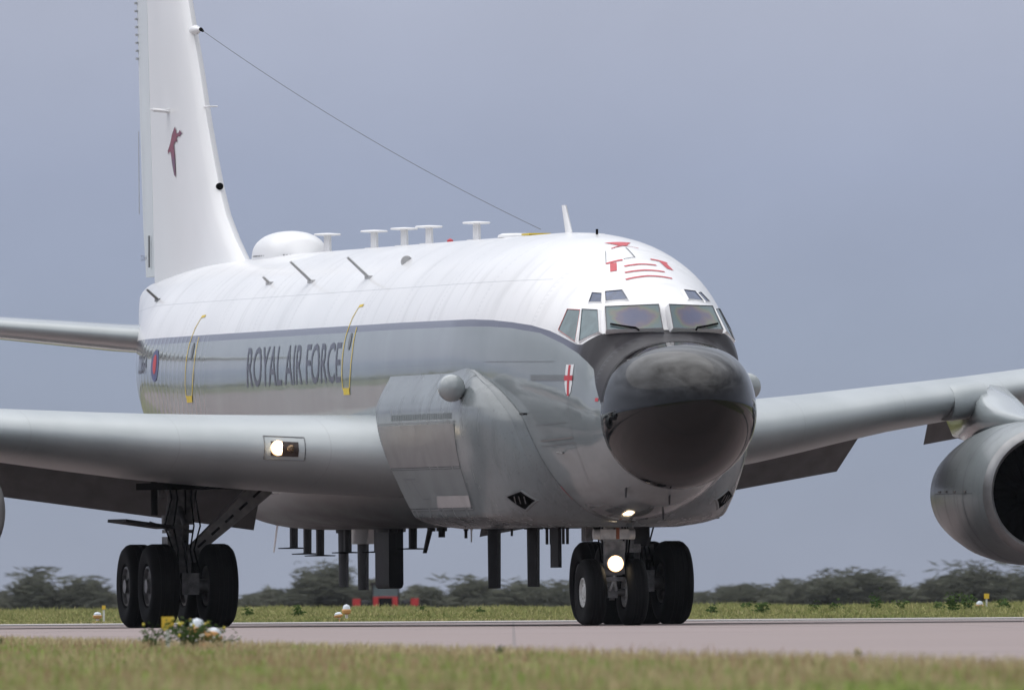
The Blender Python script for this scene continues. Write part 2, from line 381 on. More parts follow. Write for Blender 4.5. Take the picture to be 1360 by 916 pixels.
XX, ZZ = np.meshgrid(xx, zz); YY = cheek_y(XX, ZZ)
nx, nzz = len(xx), len(zz)
Fg = [(j*nx + i, j*nx + i + 1, (j+1)*nx + i + 1, (j+1)*nx + i) for j in range(nzz - 1) for i in range(nx - 1)]
cheeks = {}
for s in (-1, 1):
    cheeks[s] = pyd('cheek_fairing', np.stack([XX.ravel(), s * YY.ravel(), ZZ.ravel()], 1), Fg, M['cheekgrey'], ac, 50)
    me = cheeks[s].data
    if (me.polygons[len(me.polygons)//2].normal.y > 0) != (s > 0): me.flip_normals()

# ---- flat markings laid on the skin
def tess(poly, step=.12):
    """fill a 2-D polygon and cut it into a grid so that it can follow a curved skin"""
    bm = bmesh.new(); vs = [bm.verts.new((p[0], p[1], 0)) for p in poly]; bm.faces.new(vs)
    bmesh.ops.triangulate(bm, faces=bm.faces[:])
    cutgrid(bm, step)
    return bm
def cutgrid(bm, step):
    A = np.array([v.co[:2] for v in bm.verts]); lo_, hi_ = A.min(0), A.max(0)
    for ax in (0, 1):
        st = step if not isinstance(step, tuple) else step[ax]
        for t in np.arange(lo_[ax] + st, hi_[ax], st):
            n = Vector((1, 0, 0)) if ax == 0 else Vector((0, 1, 0))
            bmesh.ops.bisect_plane(bm, geom=bm.verts[:] + bm.edges[:] + bm.faces[:], plane_co=n * t, plane_no=n, dist=1e-6)
def lay(name, bm, fn, m, parent, nrm=None, **p):
    me = bpy.data.meshes.new(name)
    for v in bm.verts: v.co = fn(v.co.x, v.co.y)
    bm.normal_update()
    bmesh.ops.recalc_face_normals(bm, faces=bm.faces[:])
    bm.to_mesh(me); bm.free()
    return link(name, me, m, parent, True, **p)
def side(s=-1, off=.005): return lambda x, z: Vector((x, s * (float(half_y(x, z)) + off), z))
def top(off=.006): return lambda x, y: Vector((x, y, float(top_z(x, y)) + off))
def cheek(s=-1, off=.006): return lambda x, z: Vector((x, s * (float(cheek_y(x, z)) + off), z))
def stroke(P, wd):
    """2-D polyline to a ribbon polygon"""
    P = [Vector((a, b)) for a, b in P]; Lf, Rt = [], []
    for i, p in enumerate(P):
        d = (P[min(i+1, len(P)-1)] - P[max(i-1, 0)]).normalized(); n = Vector((-d.y, d.x)) * wd / 2
        Lf.append(p + n); Rt.append(p - n)
    return [tuple(q) for q in Lf + Rt[::-1]]
def ribbon_bm(P, wd, step=.15):
    Q = []
    for a, b in zip(P[:-1], P[1:]):
        k = max(1, int(math.hypot(b[0]-a[0], b[1]-a[1]) / step))
        Q += [(a[0] + (b[0]-a[0]) * i / k, a[1] + (b[1]-a[1]) * i / k) for i in range(k)]
    Q.append(P[-1]); poly = stroke(Q, wd); n = len(Q)
    bm = bmesh.new(); vs = [bm.verts.new((p[0], p[1], 0)) for p in poly]
    for i in range(n - 1): bm.faces.new((vs[i], vs[i+1], vs[2*n-2-i], vs[2*n-1-i]))
    return bm
def text_bm(body, x0, x1, z0, z1, bold=.02):
    cu = bpy.data.curves.new('lettering_curve', 'FONT'); cu.body = body; cu.offset = bold; cu.resolution_u = 3
    to = bpy.data.objects.new('lettering_curve', cu); COL.objects.link(to)
    bpy.context.view_layer.update()
    me = bpy.data.meshes.new_from_object(to.evaluated_get(bpy.context.evaluated_depsgraph_get()))
    bm = bmesh.new(); bm.from_mesh(me)
    bpy.data.objects.remove(to); bpy.data.curves.remove(cu); bpy.data.meshes.remove(me)
    A = np.array([v.co[:2] for v in bm.verts]); a, b = A.min(0), A.max(0)
    for v in bm.verts:
        v.co.x = x0 + (v.co.x - a[0]) / (b[0] - a[0]) * (x1 - x0); v.co.y = z0 + (v.co.y - a[1]) / (b[1] - a[1]) * (z1 - z0); v.co.z = 0
    bmesh.ops.triangulate(bm, faces=bm.faces[:]); cutgrid(bm, .1)
    return bm
lay('lettering', text_bm('ROYAL AIR FORCE', -15.92, -9.48, 3.57, 4.17, .004), side(), M['navy'], ac, label='dark blue ROYAL AIR FORCE lettering')
lay('lettering', text_bm('ZZ664', -24.75, -23.65, 3.87, 4.16), side(), M['navy'], ac, label='small dark serial lettering near the tail')
def disc(cx, cz, rx, rz, n=28): return [(cx + rx * math.cos(2*math.pi*i/n), cz + rz * math.sin(2*math.pi*i/n)) for i in range(n)]
lay('roundel', tess(disc(-22.85, 3.98, .33, .245), .1), side(), M['blue'], ac)
lay('roundel_centre', tess(disc(-22.85, 4.0, .15, .15), .1), side(-1, .009), M['red'], ac)
# over-wing hatches outlined in yellow
for x0 in (-20.37, -9.37):
    Pq = [(x0 + .46, 4.70), (x0 + .21, 4.69), (x0 + .11, 4.515), (x0 + .06, 4.28), (x0 + .035, 3.93), (x0, 3.67), (x0 + .03, 3.49), (x0 + .12, 3.43), (x0 + .44, 3.43), (x0 + .56, 3.66), (x0 + .67, 3.98), (x0 + .64, 4.377)]
    h = lay('emergency_hatch', ribbon_bm(Pq, .04), side(-1, .007), M['yellow'], ac)
    lay('hatch_placard', ribbon_bm([(x0 + .08, 3.44), (x0 + .48, 3.44)], .10), side(-1, .010), M['yellow'], h)
    lay('hatch_window', tess(disc(x0 + .40, 4.17, .08, .13), .1), side(-1, .008), M['seam'], h)
# city shield on the nose
sh = [(0, 0), (.20, 0), (.20, -.28), (.17, -.40), (.10, -.47), (.03, -.40), (0, -.28)]
xs0, zs0, kx, kz = 2.77, 3.69, 1.25, .97
em = lay('shield_emblem', tess([(xs0 + (a - .1) * kx, zs0 + b * kz) for a, b in sh], .06), side(-1, .006), M['white'], ac)
lay('shield_cross', tess([(xs0 - .035, zs0 - .006), (xs0 + .035, zs0 - .006), (xs0 + .035, zs0 - .44), (xs0 - .035, zs0 - .44)], .06), side(-1, .010), M['red'], em)
lay('shield_cross', ribbon_bm([(xs0 - .14, zs0 - .19), (xs0 + .14, zs0 - .19)], .07), side(-1, .0125), M['red'], em)
lay('red_placard', tess([(3.763, 3.158), (3.87, 3.158), (3.87, 3.206), (3.763, 3.206)], .06), side(-1, .008), M['red'], ac)
lay('warning_line', ribbon_bm([(1.28, 1.98), (1.25, 1.82), (1.17, 1.70), (1.05, 1.60)], .035, .05), lambda x, z: Vector((x, -float(max(half_y(x, z), cheek_y(x, z))) - .008, z)), M['red'], ac)
# refuelling receptacle marks on the crown
for P in ([(1.779, -.20), (1.712, .05), (1.703, .285)], [(2.042, -.255), (1.985, .042), (1.969, .343)], [(2.305, -.304), (2.225, .04), (2.222, .39)]):
    lay('refuelling_marking', ribbon_bm(P, .05, .06), top(), M['red'], ac)
for P, wd in (([(1.537, -.411), (1.496, -.158)], .055), ([(1.57, -.311), (1.896, -.386)], .095), ([(1.434, .265), (1.419, .514)], .055), ([(1.44, .437), (1.752, .478)], .10)):
    lay('refuelling_marking', ribbon_bm(P, wd, .06), top(), M['red'], ac)
lay('refuelling_marking', tess([(.50, -.19), (.47, .205), (.79, .07), (.918, .215), (.89, .215), (.80, .045), (.80, .01), (.946, -.19), (.915, -.19), (.775, -.035)], .06), top(), M['red'], ac)
lay('receptacle_outline', ribbon_bm([(1.02, -.294), (1.515, -.405)], .010, .06), top(), M['seam'], ac)
lay('receptacle_outline', ribbon_bm([(.908, .03), (1.396, .045), (1.46, -.135)], .016, .06), top(), M['seam'], ac)

# ---- cockpit windows: pane sheets on the nose skin with frames round them
def window(name, P3, m, rim, fr=.028, lab=None, thick=.014):
    """P3: corners (x, y, z) roughly on the skin; each is snapped to it"""
    P3 = [Vector(p) for p in P3]; c = sum(P3, Vector()) / len(P3); P3 = [p + (c - p).normalized() * (.010 if name == 'windscreen' else .020) for p in P3]
    n = (P3[1] - P3[0]).cross(P3[2] - P3[1]).normalized()
    ref = Vector((c.x - 1.0, 0, 3.2))
    if n.dot(c - ref) < 0: n = -n
    def subd(P, k=6):
        Q = []
        for a, b in zip(P, P[1:] + P[:1]): Q += [a.lerp(b, i / k) for i in range(k)]
        return Q
    def snap(p, off):
        ok, loc, nn, _ = fus.ray_cast(p + n * 1.2, -n, distance=2.2)
        return (loc + nn * off) if ok else p
    root = None
    inner = [p.lerp(c, .0) for p in P3]
    # a flat facet, lifted just clear of the curved skin
    k = 8; V = []; F = []; UV = []; A, B, C_, D_ = P3; up_ = -9
    for j in range(k + 1):
        for i in range(k + 1):
            p = A.lerp(B, i/k).lerp(D_.lerp(C_, i/k), j/k); V.append(p); UV.append((i/k, j/k, 0)); up_ = max(up_, (snap(p, .006) - p).dot(n))
    V = [p + n * up_ for p in V]; P3 = [p + n * up_ for p in P3]; c = c + n * up_
    F = [(j*(k+1)+i, j*(k+1)+i+1, (j+1)*(k+1)+i+1, (j+1)*(k+1)+i) for j in range(k) for i in range(k)]
    root = pyd(name, V, F, m, ac, True)
    at = root.data.attributes.new('pane_uv', 'FLOAT_VECTOR', 'POINT'); at.data.foreach_set('vector', np.array(UV, np.float32).ravel())
    if lab: root['label'] = lab
    def ring(name, w0, w1, h0, h1, m_):
        O0 = [p + (p - c).normalized() * w0 for p in P3]; O1 = [p + (p - c).normalized() * w1 for p in P3]
        a, b = subd(O0), subd(O1); nn = len(a); V = []; F = []
        for pi, po in zip(a, b): V += [pi - n * .004, pi + n * h0, po + n * h0 if h1 is None else snap(po, h1), (po - n * .02) if h1 is None else snap(po, h1 - .01)]
        for i in range(nn):
            j = (i + 1) % nn
            for q in range(4): F.append((i*4 + q, j*4 + q, j*4 + (q+1) % 4, i*4 + (q+1) % 4))
        pyd(name, V, F, m_, root, 30)
    ring('window_frame', 0, fr, .008, None, rim)
    ring('window_surround', fr, fr + (.018 if name == 'windscreen' else .026), .007, .001, M['white'])
    return root
WIN = dict(screen=[(3.31, -.825, 4.108), (3.51, -.052, 4.128), (3.258, -.052, 4.47), (2.955, -.76, 4.447)],
           side1=[(2.889, -1.10, 3.985), (3.255, -.885, 4.118), (2.883, -.812, 4.445), (2.50, -.96, 4.46)],
           side2=[(2.133, -1.237, 4.17), (2.80, -1.139, 3.99), (2.455, -.975, 4.461), (2.082, -1.085, 4.475)],
           brow1=[(2.77, -.71, 4.56), (3.003, -.43, 4.585), (2.66, -.43, 4.728), (2.49, -.65, 4.706)],
           brow2=[(2.447, -.882, 4.56), (2.706, -.75, 4.561), (2.486, -.684, 4.695), (2.271, -.784, 4.706)])
M['wframe'] = mat('window_seal', (.10, .10, .11), .5)
M['wframer'] = mat('red_window_seal', (.45, .10, .09), .5)
for s in (1, -1):
    for nm, P in WIN.items():
        P = [(x, y * s, z) for x, y, z in P]
        if nm == 'screen': window('windscreen', P, M['screen'], M['wframe'], .014)
        elif nm.startswith('side'): window('side_window', P, M['glass'], M['wframer'] if (nm == 'side2' and s > 0) else M['wframe'], .012)
        else: window('eyebrow_window', P, M['eyebrow'], M['wframe'], .012)

# ------------------------------------------------------------------ wings, tail
LEAN = .018          # the airframe sits slightly port-high
def foil(n=22, t=1.0):
    """closed aerofoil loop: (fraction aft of leading edge, half thickness sign)"""
    u = [.5 * (1 - math.cos(math.pi * i / n)) for i in range(n + 1)]
    y = [5 * t * (.2969 * math.sqrt(a) - .126 * a - .3516 * a**2 + .2843 * a**3 - .1036 * a**4) for a in u]
    return [(a, b) for a, b in zip(u, y)] + [(a, -b * .92) for a, b in zip(u[-2:0:-1], y[-2:0:-1])]
def surf(name, rows, m, parent, axis='y', droop=0, **p):
    """rows: (span coordinate, x of leading edge, chord, mid height (or side offset), thickness, twist)"""
    fo = foil(); n = len(fo); V = []
    for r in rows:
        sp_, xl, c, mid, th = r[:5]; tw = r[5] if len(r) > 5 else 0
        for a, b in fo:
            x = xl - a * c; d = mid + b * th + (tw * (.4 - a) * c)
            V.append((x, sp_, d) if axis == 'y' else (x, d, sp_))
    F = []
    for k in range(len(rows) - 1):
        F += [(k*n+i, k*n+(i+1) % n, (k+1)*n+(i+1) % n, (k+1)*n+i) for i in range(n)]
    F += [tuple(range(n)), tuple(range((len(rows)-1)*n, len(rows)*n))[::-1]]
    return pyd(name, V, F, m, parent, 45, **p)
wLE = lambda y: -6.2 - .80 * (y - 1.83)
wTE = pchip([1.0, 4.5, 8.3, 19.9], [-15.3, -15.9, -17.5, -23.4])
wMID = pchip([1.0, 2, 4.3, 7.2, 8.3, 12, 19.9], [2.44, 2.50, 2.68, 3.03, 3.14, 3.55, 4.4])
wTH = pchip([1.0, 2, 4.3, 7.2, 8.3, 12, 19.9], [1.25, 1.2, 1.02, .72, .66, .52, .28])
g = G('wing_grey_paint')
f1 = g.noise(1.2, (.3, 1, 1), 5)
spw = g.add('ShaderNodeSeparateXYZ'); g.l.new(g.obj(), spw.inputs[0])
yj = g.math('LESS_THAN', g.math('MULTIPLY', g.math('FRACT', g.math('DIVIDE', g.math('ADD', spw.outputs[1], 40.6), 1.9)), 1.9), .018)
g.base(g.mix(g.math('MULTIPLY', yj, .22), g.mix(f1, (.33, .36, .367), (.39, .42, .427)), (.2, .2, .21))); g.rough(.32)
g.bump(g.noise(1.4, (.5, 1, 1), 2, .2, .8), .12, .02); M['wing'] = g.m
wings = {}
for s in (-1, 1):
    ys = [1.0, 1.6, 2.2, 3, 3.8, 4.6, 5.4, 6.2, 7.0, 7.8, 8.6, 10, 12, 15, 18, 19.6, 19.9]
    rows = [(s * y, wLE(y) + (.9 * max(0, 2.6 - y) ** 1.5 if y < 2.6 else 0), (wLE(y) - wTE(y)) + (.9 * max(0, 2.6 - y) ** 1.5 if y < 2.6 else 0), wMID(y) + s * y * LEAN, wTH(y) * (.6 if y > 19.7 else 1), .02) for y in ys]
    wg = wings[s] = surf('wing', rows, M['wing'], ac)
    # flaps, lowered: separate inboard and outboard panels with rounded noses
    def flap(name, y0, y1, c0, c1, dz0, dz1):
        V = []; prof = [(0, .0), (.06, .10), (.25, .13), (.6, .08), (1, .0), (.6, -.03), (.25, -.05), (.06, -.06)]
        for y, c, dz in ((y0, c0, dz0), (y1, c1, dz1)):
            ang = R(50); x0 = wTE(y) + .35; z0 = wMID(y) + s * y * LEAN + dz
            for a, b in prof: V.append((x0 - a * c * math.cos(ang) + b * math.sin(ang), s * (y - (.42 * a if y == y1 else 0)), z0 - a * c * math.sin(ang) + b * math.cos(ang)))
        n = len(prof)
        return pyd(name, V, [(i, (i+1) % n, n+(i+1) % n, n+i) for i in range(n)] + [tuple(range(n)), tuple(range(n, 2*n))[::-1]], M['flapgrey'], wg, 40)
    flap('flap', 1.75, 7.5 if s < 0 else 8.15, 1.26 if s < 0 else 1.50, .86 if s < 0 else 1.22, -.05, -.06)
    flap('flap', 9.15, 13.6, .9, .8, -.03, -.05)
# tail surfaces
for s in (-1, 1):
    surf('tailplane', [(s * .55, -27.65, 4.35, 4.46 + s*.55*LEAN, .46), (s * 1.0, -28.0, 4.2, 4.5 + s*1.0*LEAN, .44), (s * 6.0, -32.1, 2.1, 5.12 + s*6*LEAN, .2), (s * 6.15, -32.3, 1.8, 5.14 + s*6.15*LEAN, .1)], M['grey'], ac)
fz = [5.3, 5.59, 5.94, 6.34, 6.78, 7.29, 7.76, 8.65, 9.13, 9.72, 10.6, 11.6, 12.3, 12.5]
fl = [-23.6, -24.31, -25.06, -25.75, -26.23, -26.66, -27.03, -27.61, -27.98, -28.4, -29.0, -29.7, -30.2, -30.7]
ft = pchip([5.3, 5.42, 6.87, 9.83, 12.5], [-30.25, -30.28, -30.52, -30.98, -31.4])
fr = pchip([5.4, 5.42, 6.87, 9.83, 12.5], [-31.62, -31.64, -31.93, -32.23, -32.6])
fth = pchip([5.3, 6.3, 9.7, 12.5], [.56, .50, .36, .2])
fp = [(0, 0), (.02, .16), (.06, .29), (.14, .42), (.28, .5), (.5, .48), (.75, .40), (1, .30)]
V = []; F = []; n = 2 * len(fp) - 1
for z, xl in zip(fz, fl):
    c = xl - ft(z); t_ = fth(z)
    V += [(xl - a * c, -b * t_, z) for a, b in fp] + [(xl - a * c, b * t_, z) for a, b in fp[:0:-1]]
for k in range(len(fz) - 1): F += [(k*n+i, k*n+(i+1) % n, (k+1)*n+(i+1) % n, (k+1)*n+i) for i in range(n)]
F += [tuple(range(n)), tuple(range((len(fz)-1)*n, len(fz)*n))[::-1]]
M['fin'] = mat('fin_white_paint', (.76, .757, .762), .3, var=.05, scale=1.0, stretch=(.6, 1, .3), bump=.02)
fin = pyd('tail_fin', V, F, M['fin'], ac, 40)
M['rudder'] = mat('rudder_white_paint', (.66, .69, .70), .3, var=.06, scale=1.0, stretch=(.6, 1, .3))
zr = [5.46, 6.2, 7, 8, 9, 10, 11, 12, 12.4]; V = []; F = []
rp = [(0, .02), (.04, .27), (.5, .16), (1, .012)]; n = 8
for z in zr:
    x0 = ft(z) - .035; c = x0 - fr(z); t_ = fth(z)
    V += [(x0 - a * c, -b * t_, z) for a, b in rp] + [(x0 - a * c, b * t_, z) for a, b in rp[::-1]]
for k in range(len(zr) - 1): F += [(k*n+i, k*n+(i+1) % n, (k+1)*n+(i+1) % n, (k+1)*n+i) for i in range(n)]
F += [tuple(range(n)), tuple(range((len(zr)-1)*n, len(zr)*n))[::-1]]
rud = pyd('rudder', V, F, M['rudder'], fin, 40)
# vortex tabs up the rudder trailing edge, trim tab joint
mb = MB()
for z in np.arange(8.9, 12.2, .125): mb.box((fr(z) + .05, -.035, z), (.09, .03, .035))
mb.build('trailing_edge_tabs', M['tabgrey'], rud, False, kind='stuff')
MB().box((fr(7.1) + .28, -.105, 7.1), (.02, .01, 1.3)).build('trim_tab_joint', M['tabgrey'], rud, False)
MB().box((-30.75, -.15, 5.85), (.07, .02, .5)).build('hinge_cover', M['seam'], rud, False)
lay('stencil_lettering', text_bm('ZZ664', -31.5, -31.05, 5.72, 5.80, 0), lambda x, z: Vector((x, -.125, z)), M['navy'], rud)
# goose emblem on the fin side
BP = [(-28.43, 7.75), (-28.32, 7.69), (-28.30, 7.64), (-28.13, 7.65), (-28.03, 7.69), (-27.95, 7.66), (-27.86, 7.63), (-28.0, 7.62), (-28.02, 7.59), (-28.17, 7.60), (-28.29, 7.58), (-28.22, 7.5), (-28.36, 7.53), (-28.5, 7.47), (-28.41, 7.32), (-28.33, 7.02), (-28.31, 6.96), (-28.45, 7.01), (-28.62, 7.18), (-28.74, 7.37), (-28.88, 7.37), (-28.97, 7.33), (-29.0, 7.39), (-28.87, 7.45), (-28.74, 7.52), (-28.63, 7.64)]
def fin_side(x, z):
    iz = float(np.interp(z, fz, fl)); c = iz - float(ft(z)); u = (iz - x) / c
    return Vector((x, -float(np.interp(u, [a for a, b in fp], [b for a, b in fp])) * float(fth(z)) - .012, z))
lay('goose_emblem', tess(BP, .15), fin_side, M['bird'], fin)
# fin fittings
MB().blade((-29.0, -.18, 8.0), (-29.0, -.45, 8.03), .24, .12, .06).tube((-29.0, -.50, 8.03), (-28.9, -.12, 8.03), .012).build('fin_probe', M['white'], fin)
MB().tube((-27.2, -.02, 8.03), (-26.85, .02, 8.03), .014).tube((-26.86, -.02, 8.03), (-26.86, .12, 8.03), .012).build('fin_probe', M['white'], fin)
MB().lathe([(-.05, .02), (-.05, .05), (.03, .055), (.05, .035), (.05, .0)], (-26.2, 0, 6.78), 'x', 16).build('tail_sensor', M['blk'], fin)
MB().lathe([(-.25, .0), (-.2, .06), (.05, .075), (.1, .05), (.3, .035), (.42, .02), (.5, .0)], (-27.9, 0, 9.24), 'x', 14).build('aerial_mast', M['white'], fin)
MB().tube((-27.5, 0, 9.24), (-27.35, 0, 9.21), .03, .02).build('aerial_insulator', M['blk'], fin)
P = []
for k in range(25):
    t = k / 24; P.append((-27.4 + t * (27.4 - 4.3), 0, 9.22 + t * (5.72 - 9.22) - .30 * 4 * t * (1 - t) * .5))
MB().path(P, .0045, 5).build('aerial_wire', M['wire'], ac)

# ------------------------------------------------------------------ engines
def engine(y):
    s = 1 if y > 0 else -1; ay = abs(y)
    zc = (1.80 if ay < 10 else 2.3) + y * LEAN * .6; x0 = wLE(ay) + 3.3
    po = [(-.14, .80), (-.04, .815), (0, .86), (-.03, .915), (-.10, .955), (-.3, 1.0), (-.7, 1.05), (-1.2, 1.068), (-1.9, 1.045), (-2.8, .97), (-3.6, .85), (-4.1, .76), (-4.12, .70)]
    mb = MB().lathe(po[4:], (x0, y, zc), 'x', 56); mb.F = [f for f in mb.F if len(f) == 4]
    en = mb.build('engine_nacelle', M['nacelle'], ac, 50)
    m2 = MB(); m2.lathe([(-.34, .79), (-.14, .80), (-.05, .82), (0, .862), (-.03, .917), (-.12, .965)], (x0 + .002, y, zc), 'x', 56); m2.F = [f for f in m2.F if len(f) == 4]
    m2.build('inlet_lip', M['chrome'], en, 60)
    m3 = MB(); m3.lathe([(-.33, .791), (-1.2, .80)], (x0, y, zc), 'x', 56); m3.F = [f for f in m3.F if len(f) == 4]
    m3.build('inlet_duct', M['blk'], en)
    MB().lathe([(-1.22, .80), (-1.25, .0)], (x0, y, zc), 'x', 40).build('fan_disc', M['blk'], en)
    MB().lathe([(-1.2, .24), (-.95, .17), (-.75, .0)], (x0, y, zc), 'x', 24).build('spinner', M['blk'], en)
    mb = MB()
    for k in range(24):
        a = 2 * math.pi * k / 24; u = Vector((0, math.cos(a), math.sin(a))); v = Vector((0, -math.sin(a), math.cos(a))); o = Vector((x0 - 1.12, y, zc))
        q = [o + u * .2 + v * .03 + Vector((.06, 0, 0)), o + u * .2 - v * .03 - Vector((.06, 0, 0)), o + u * .78 - v * .10 - Vector((.03, 0, 0)), o + u * .78 + v * .06 + Vector((.05, 0, 0))]
        mb.add(q + [p - Vector((.015, 0, 0)) for p in q], [(0, 1, 2, 3), (7, 6, 5, 4), (0, 4, 5, 1), (1, 5, 6, 2), (2, 6, 7, 3), (3, 7, 4, 0)])
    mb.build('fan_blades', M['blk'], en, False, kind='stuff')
    MB().lathe([(-4.0, .62), (-5.0, .45), (-5.6, .2), (-5.9, .0)], (x0, y, zc), 'x', 32).build('exhaust_cone', M['steel'], en)
    # cowl joints: a seam band round the cowl and a split line along the side
    m4 = MB(); m4.lathe([(-.93, 1.0605), (-.955, 1.0615)], (x0, y, zc), 'x', 56); m4.F = [f for f in m4.F if len(f) == 4]; m4.build('cowl_joint', M['seam'], en)
    rad = lambda t: float(np.interp(t, [p[0] for p in po[4:]][::-1], [p[1] for p in po[4:]][::-1])) + .003
    def seam(name, pts, wd):
        V = []; F = []
        for k, (t, a) in enumerate(pts):
            t2, a2 = pts[min(k + 1, len(pts) - 1)]; t1, a1 = pts[max(k - 1, 0)]; dt_, da = t2 - t1, (a2 - a1) * rad(t); q = math.hypot(dt_, da) or 1
            for sg in (-.5, .5):
                tt, aa = t - da / q * wd * sg, a + dt_ / q * wd * sg / rad(t); V.append((x0 + tt, y + rad(tt) * math.cos(aa), zc + rad(tt) * math.sin(aa)))
        F = [(2*k, 2*k+1, 2*k+3, 2*k+2) for k in range(len(pts) - 1)]; pyd(name, V, F, M['seam'], en)
    for a0, sg in ((math.pi, 1), (0, -1)):
        seam('cowl_split', [(-.5 - .16 * k, a0) for k in range(18)], .014)
        seam('cowl_split', [(-1.25 - .012 * k, a0 + sg * .075 * k) for k in range(18)], .014)
        seam('access_door_joint', [(-1.5, a0 - sg * .1), (-1.5, a0 - sg * .34), (-2.1, a0 - sg * .34), (-2.1, a0 - sg * .1), (-1.5, a0 - sg * .1)], .010)
        mb = MB()
        for t in (-.8, -1.4, -2.0, -2.6): mb.box((x0 + t, y + (rad(t) + .004) * math.cos(a0), zc + .03), (.12, .02, .03))
        mb.build('cowl_latches', M['steel'], en, False, kind='stuff')
    # pylon: slab from cowl top into the wing, with a bulged cap over the leading edge
    zl = float(wMID(ay)) + y * LEAN
    V = []; F = []
    def crown(t): return float(np.interp(t, [-4.0, -3.4, -2.0, -1.3, -.7], [.82, .95, 1.12, 1.15, 1.10]))
    st = [(-.75, .02, zc + 1.03, zc + 1.09), (-1.2, .14, zc + .95, zc + 1.14), (-2.0, .30, zc + .94, zc + 1.26), (-2.8, .38, zc + .88, zc + 1.43), (-3.5, .36, zc + .8, zl + .20), (-4.6, .2, zc + .78, zl + .16), (-5.4, .12, zc + .85, zl + .05), (-6.2, .05, zl - .2, zl + .0)]
    for t, hw, zb, zt in st:
        for i in range(12):
            a = 2 * math.pi * i / 12; cz, hz = (zb + zt) / 2, (zt - zb) / 2
            V.append((x0 + t, y + hw * math.copysign(abs(math.cos(a)) ** .6, math.cos(a)), cz + hz * math.copysign(abs(math.sin(a)) ** .6, math.sin(a))))
    for k in range(len(st) - 1): F += [(k*12+i, k*12+(i+1) % 12, (k+1)*12+(i+1) % 12, (k+1)*12+i) for i in range(12)]
    F += [tuple(range(12)), tuple(range((len(st)-1)*12, len(st)*12))[::-1]]
    pyd('pylon', V, F, M['grey'], en, 50)
    # collar where the leading edge meets the pylon
    yi = ay - .62; mb = MB(); V = []; fo = foil()
    for dy, gr in ((-.10, 1.02), (0, 1.09), (.25, 1.10), (.5, 1.12)):
        yy = yi + dy; c = (wLE(yy) - float(wTE(yy))); mid = float(wMID(yy)) + s * yy * LEAN; th = float(wTH(yy)) * gr
        for a, b in fo: V.append((wLE(yy) + (gr - 1) * .9 - a * c * .5, s * yy, mid + b * th * max(0, 1 - a * .9)))
    n = len(fo); F = [(k*n+i, k*n+(i+1) % n, (k+1)*n+(i+1) % n, (k+1)*n+i) for k in range(3) for i in range(n)] + [tuple(range(n)), tuple(range(3*n, 4*n))[::-1]]
    pyd('leading_edge_collar', V, F, M['wing'], en, 40)
for y in (-8.12, 8.57, -14.2, 14.2): engine(y)

# ------------------------------------------------------------------ landing gear
def wheel_proto(r, wd, hubr, white):
    w_ = empty('wheel')
    h = wd / 2
    prof = [(-h * .62, hubr), (-h * .86, hubr * 1.12), (-h, r * .76), (-h * .93, r * .89), (-h * .70, r * .972), (-h * .3, r), (0, r * 1.0), (h * .3, r), (h * .70, r * .972), (h * .93, r * .89), (h, r * .76), (h * .86, hubr * 1.12), (h * .62, hubr)]
    pr = []
    for a, b in zip(prof[:-1], prof[1:]):
        pr.append(a)
    # tread grooves
    tr = [p for p in prof]
    gro = []
    for t in (-.45, -.16, .16, .45):
        gro += [(h * (t - .028), r * .998), (h * (t - .02), r * .975), (h * (t + .02), r * .975), (h * (t + .028), r * .998)]
    tr = prof[:5] + gro + prof[-5:]
    MB().lathe(tr, (0, 0, 0), 'y', 56, close=True).build('tyre', M['black'], w_, 40)
    mb = MB()
    for sd in (-1, 1):
        q = [(sd * h * .60, hubr * 1.0), (sd * h * .80, hubr * .98), (sd * h * .82, hubr * .90), (sd * h * .50, hubr * .80), (sd * h * .42, hubr * .45), (sd * h * .72, hubr * .38), (sd * h * .78, hubr * .2), (sd * h * .78, 0.0)]
        mb.lathe(q, (0, 0, 0), 'y', 36)
    mb.build('rim', M['gearwhite'] if white else M['gearpaint'], w_, 35)
    mb = MB()
    for sd in (-1, 1):
        for k in range(9):
            a = 2 * math.pi * k / 9; mb.tube((hubr * .66 * math.cos(a), sd * h * .44, hubr * .66 * math.sin(a)), (hubr * .66 * math.cos(a), sd * h * .62, hubr * .66 * math.sin(a)), hubr * .075, n=6)
    mb.build('hub_bolts', M['steel'], w_, False, kind='stuff')
    return w_
def settle(o, z): o.location.z = z
mw = wheel_proto(.622, .44, .30, False); first = True
for s in (-1, 1):
    for x in (-12.62, -14.15):
        for dy in (-.44, .44):
            o = mw if first else dup(mw, ac); first = False
            o.parent = ac; o.location = (x, s * 3.46 + dy, .612); o.rotation_euler = (0, rng.uniform(0, 6), 0)
nw = wheel_proto(.482, .30, .215, True); first = True
for s in (-1, 1):
    o = nw if first else dup(nw, ac); first = False
    o.parent = ac; o.location = (0, s * .305, .472); o.rotation_euler = (0, s, 0)
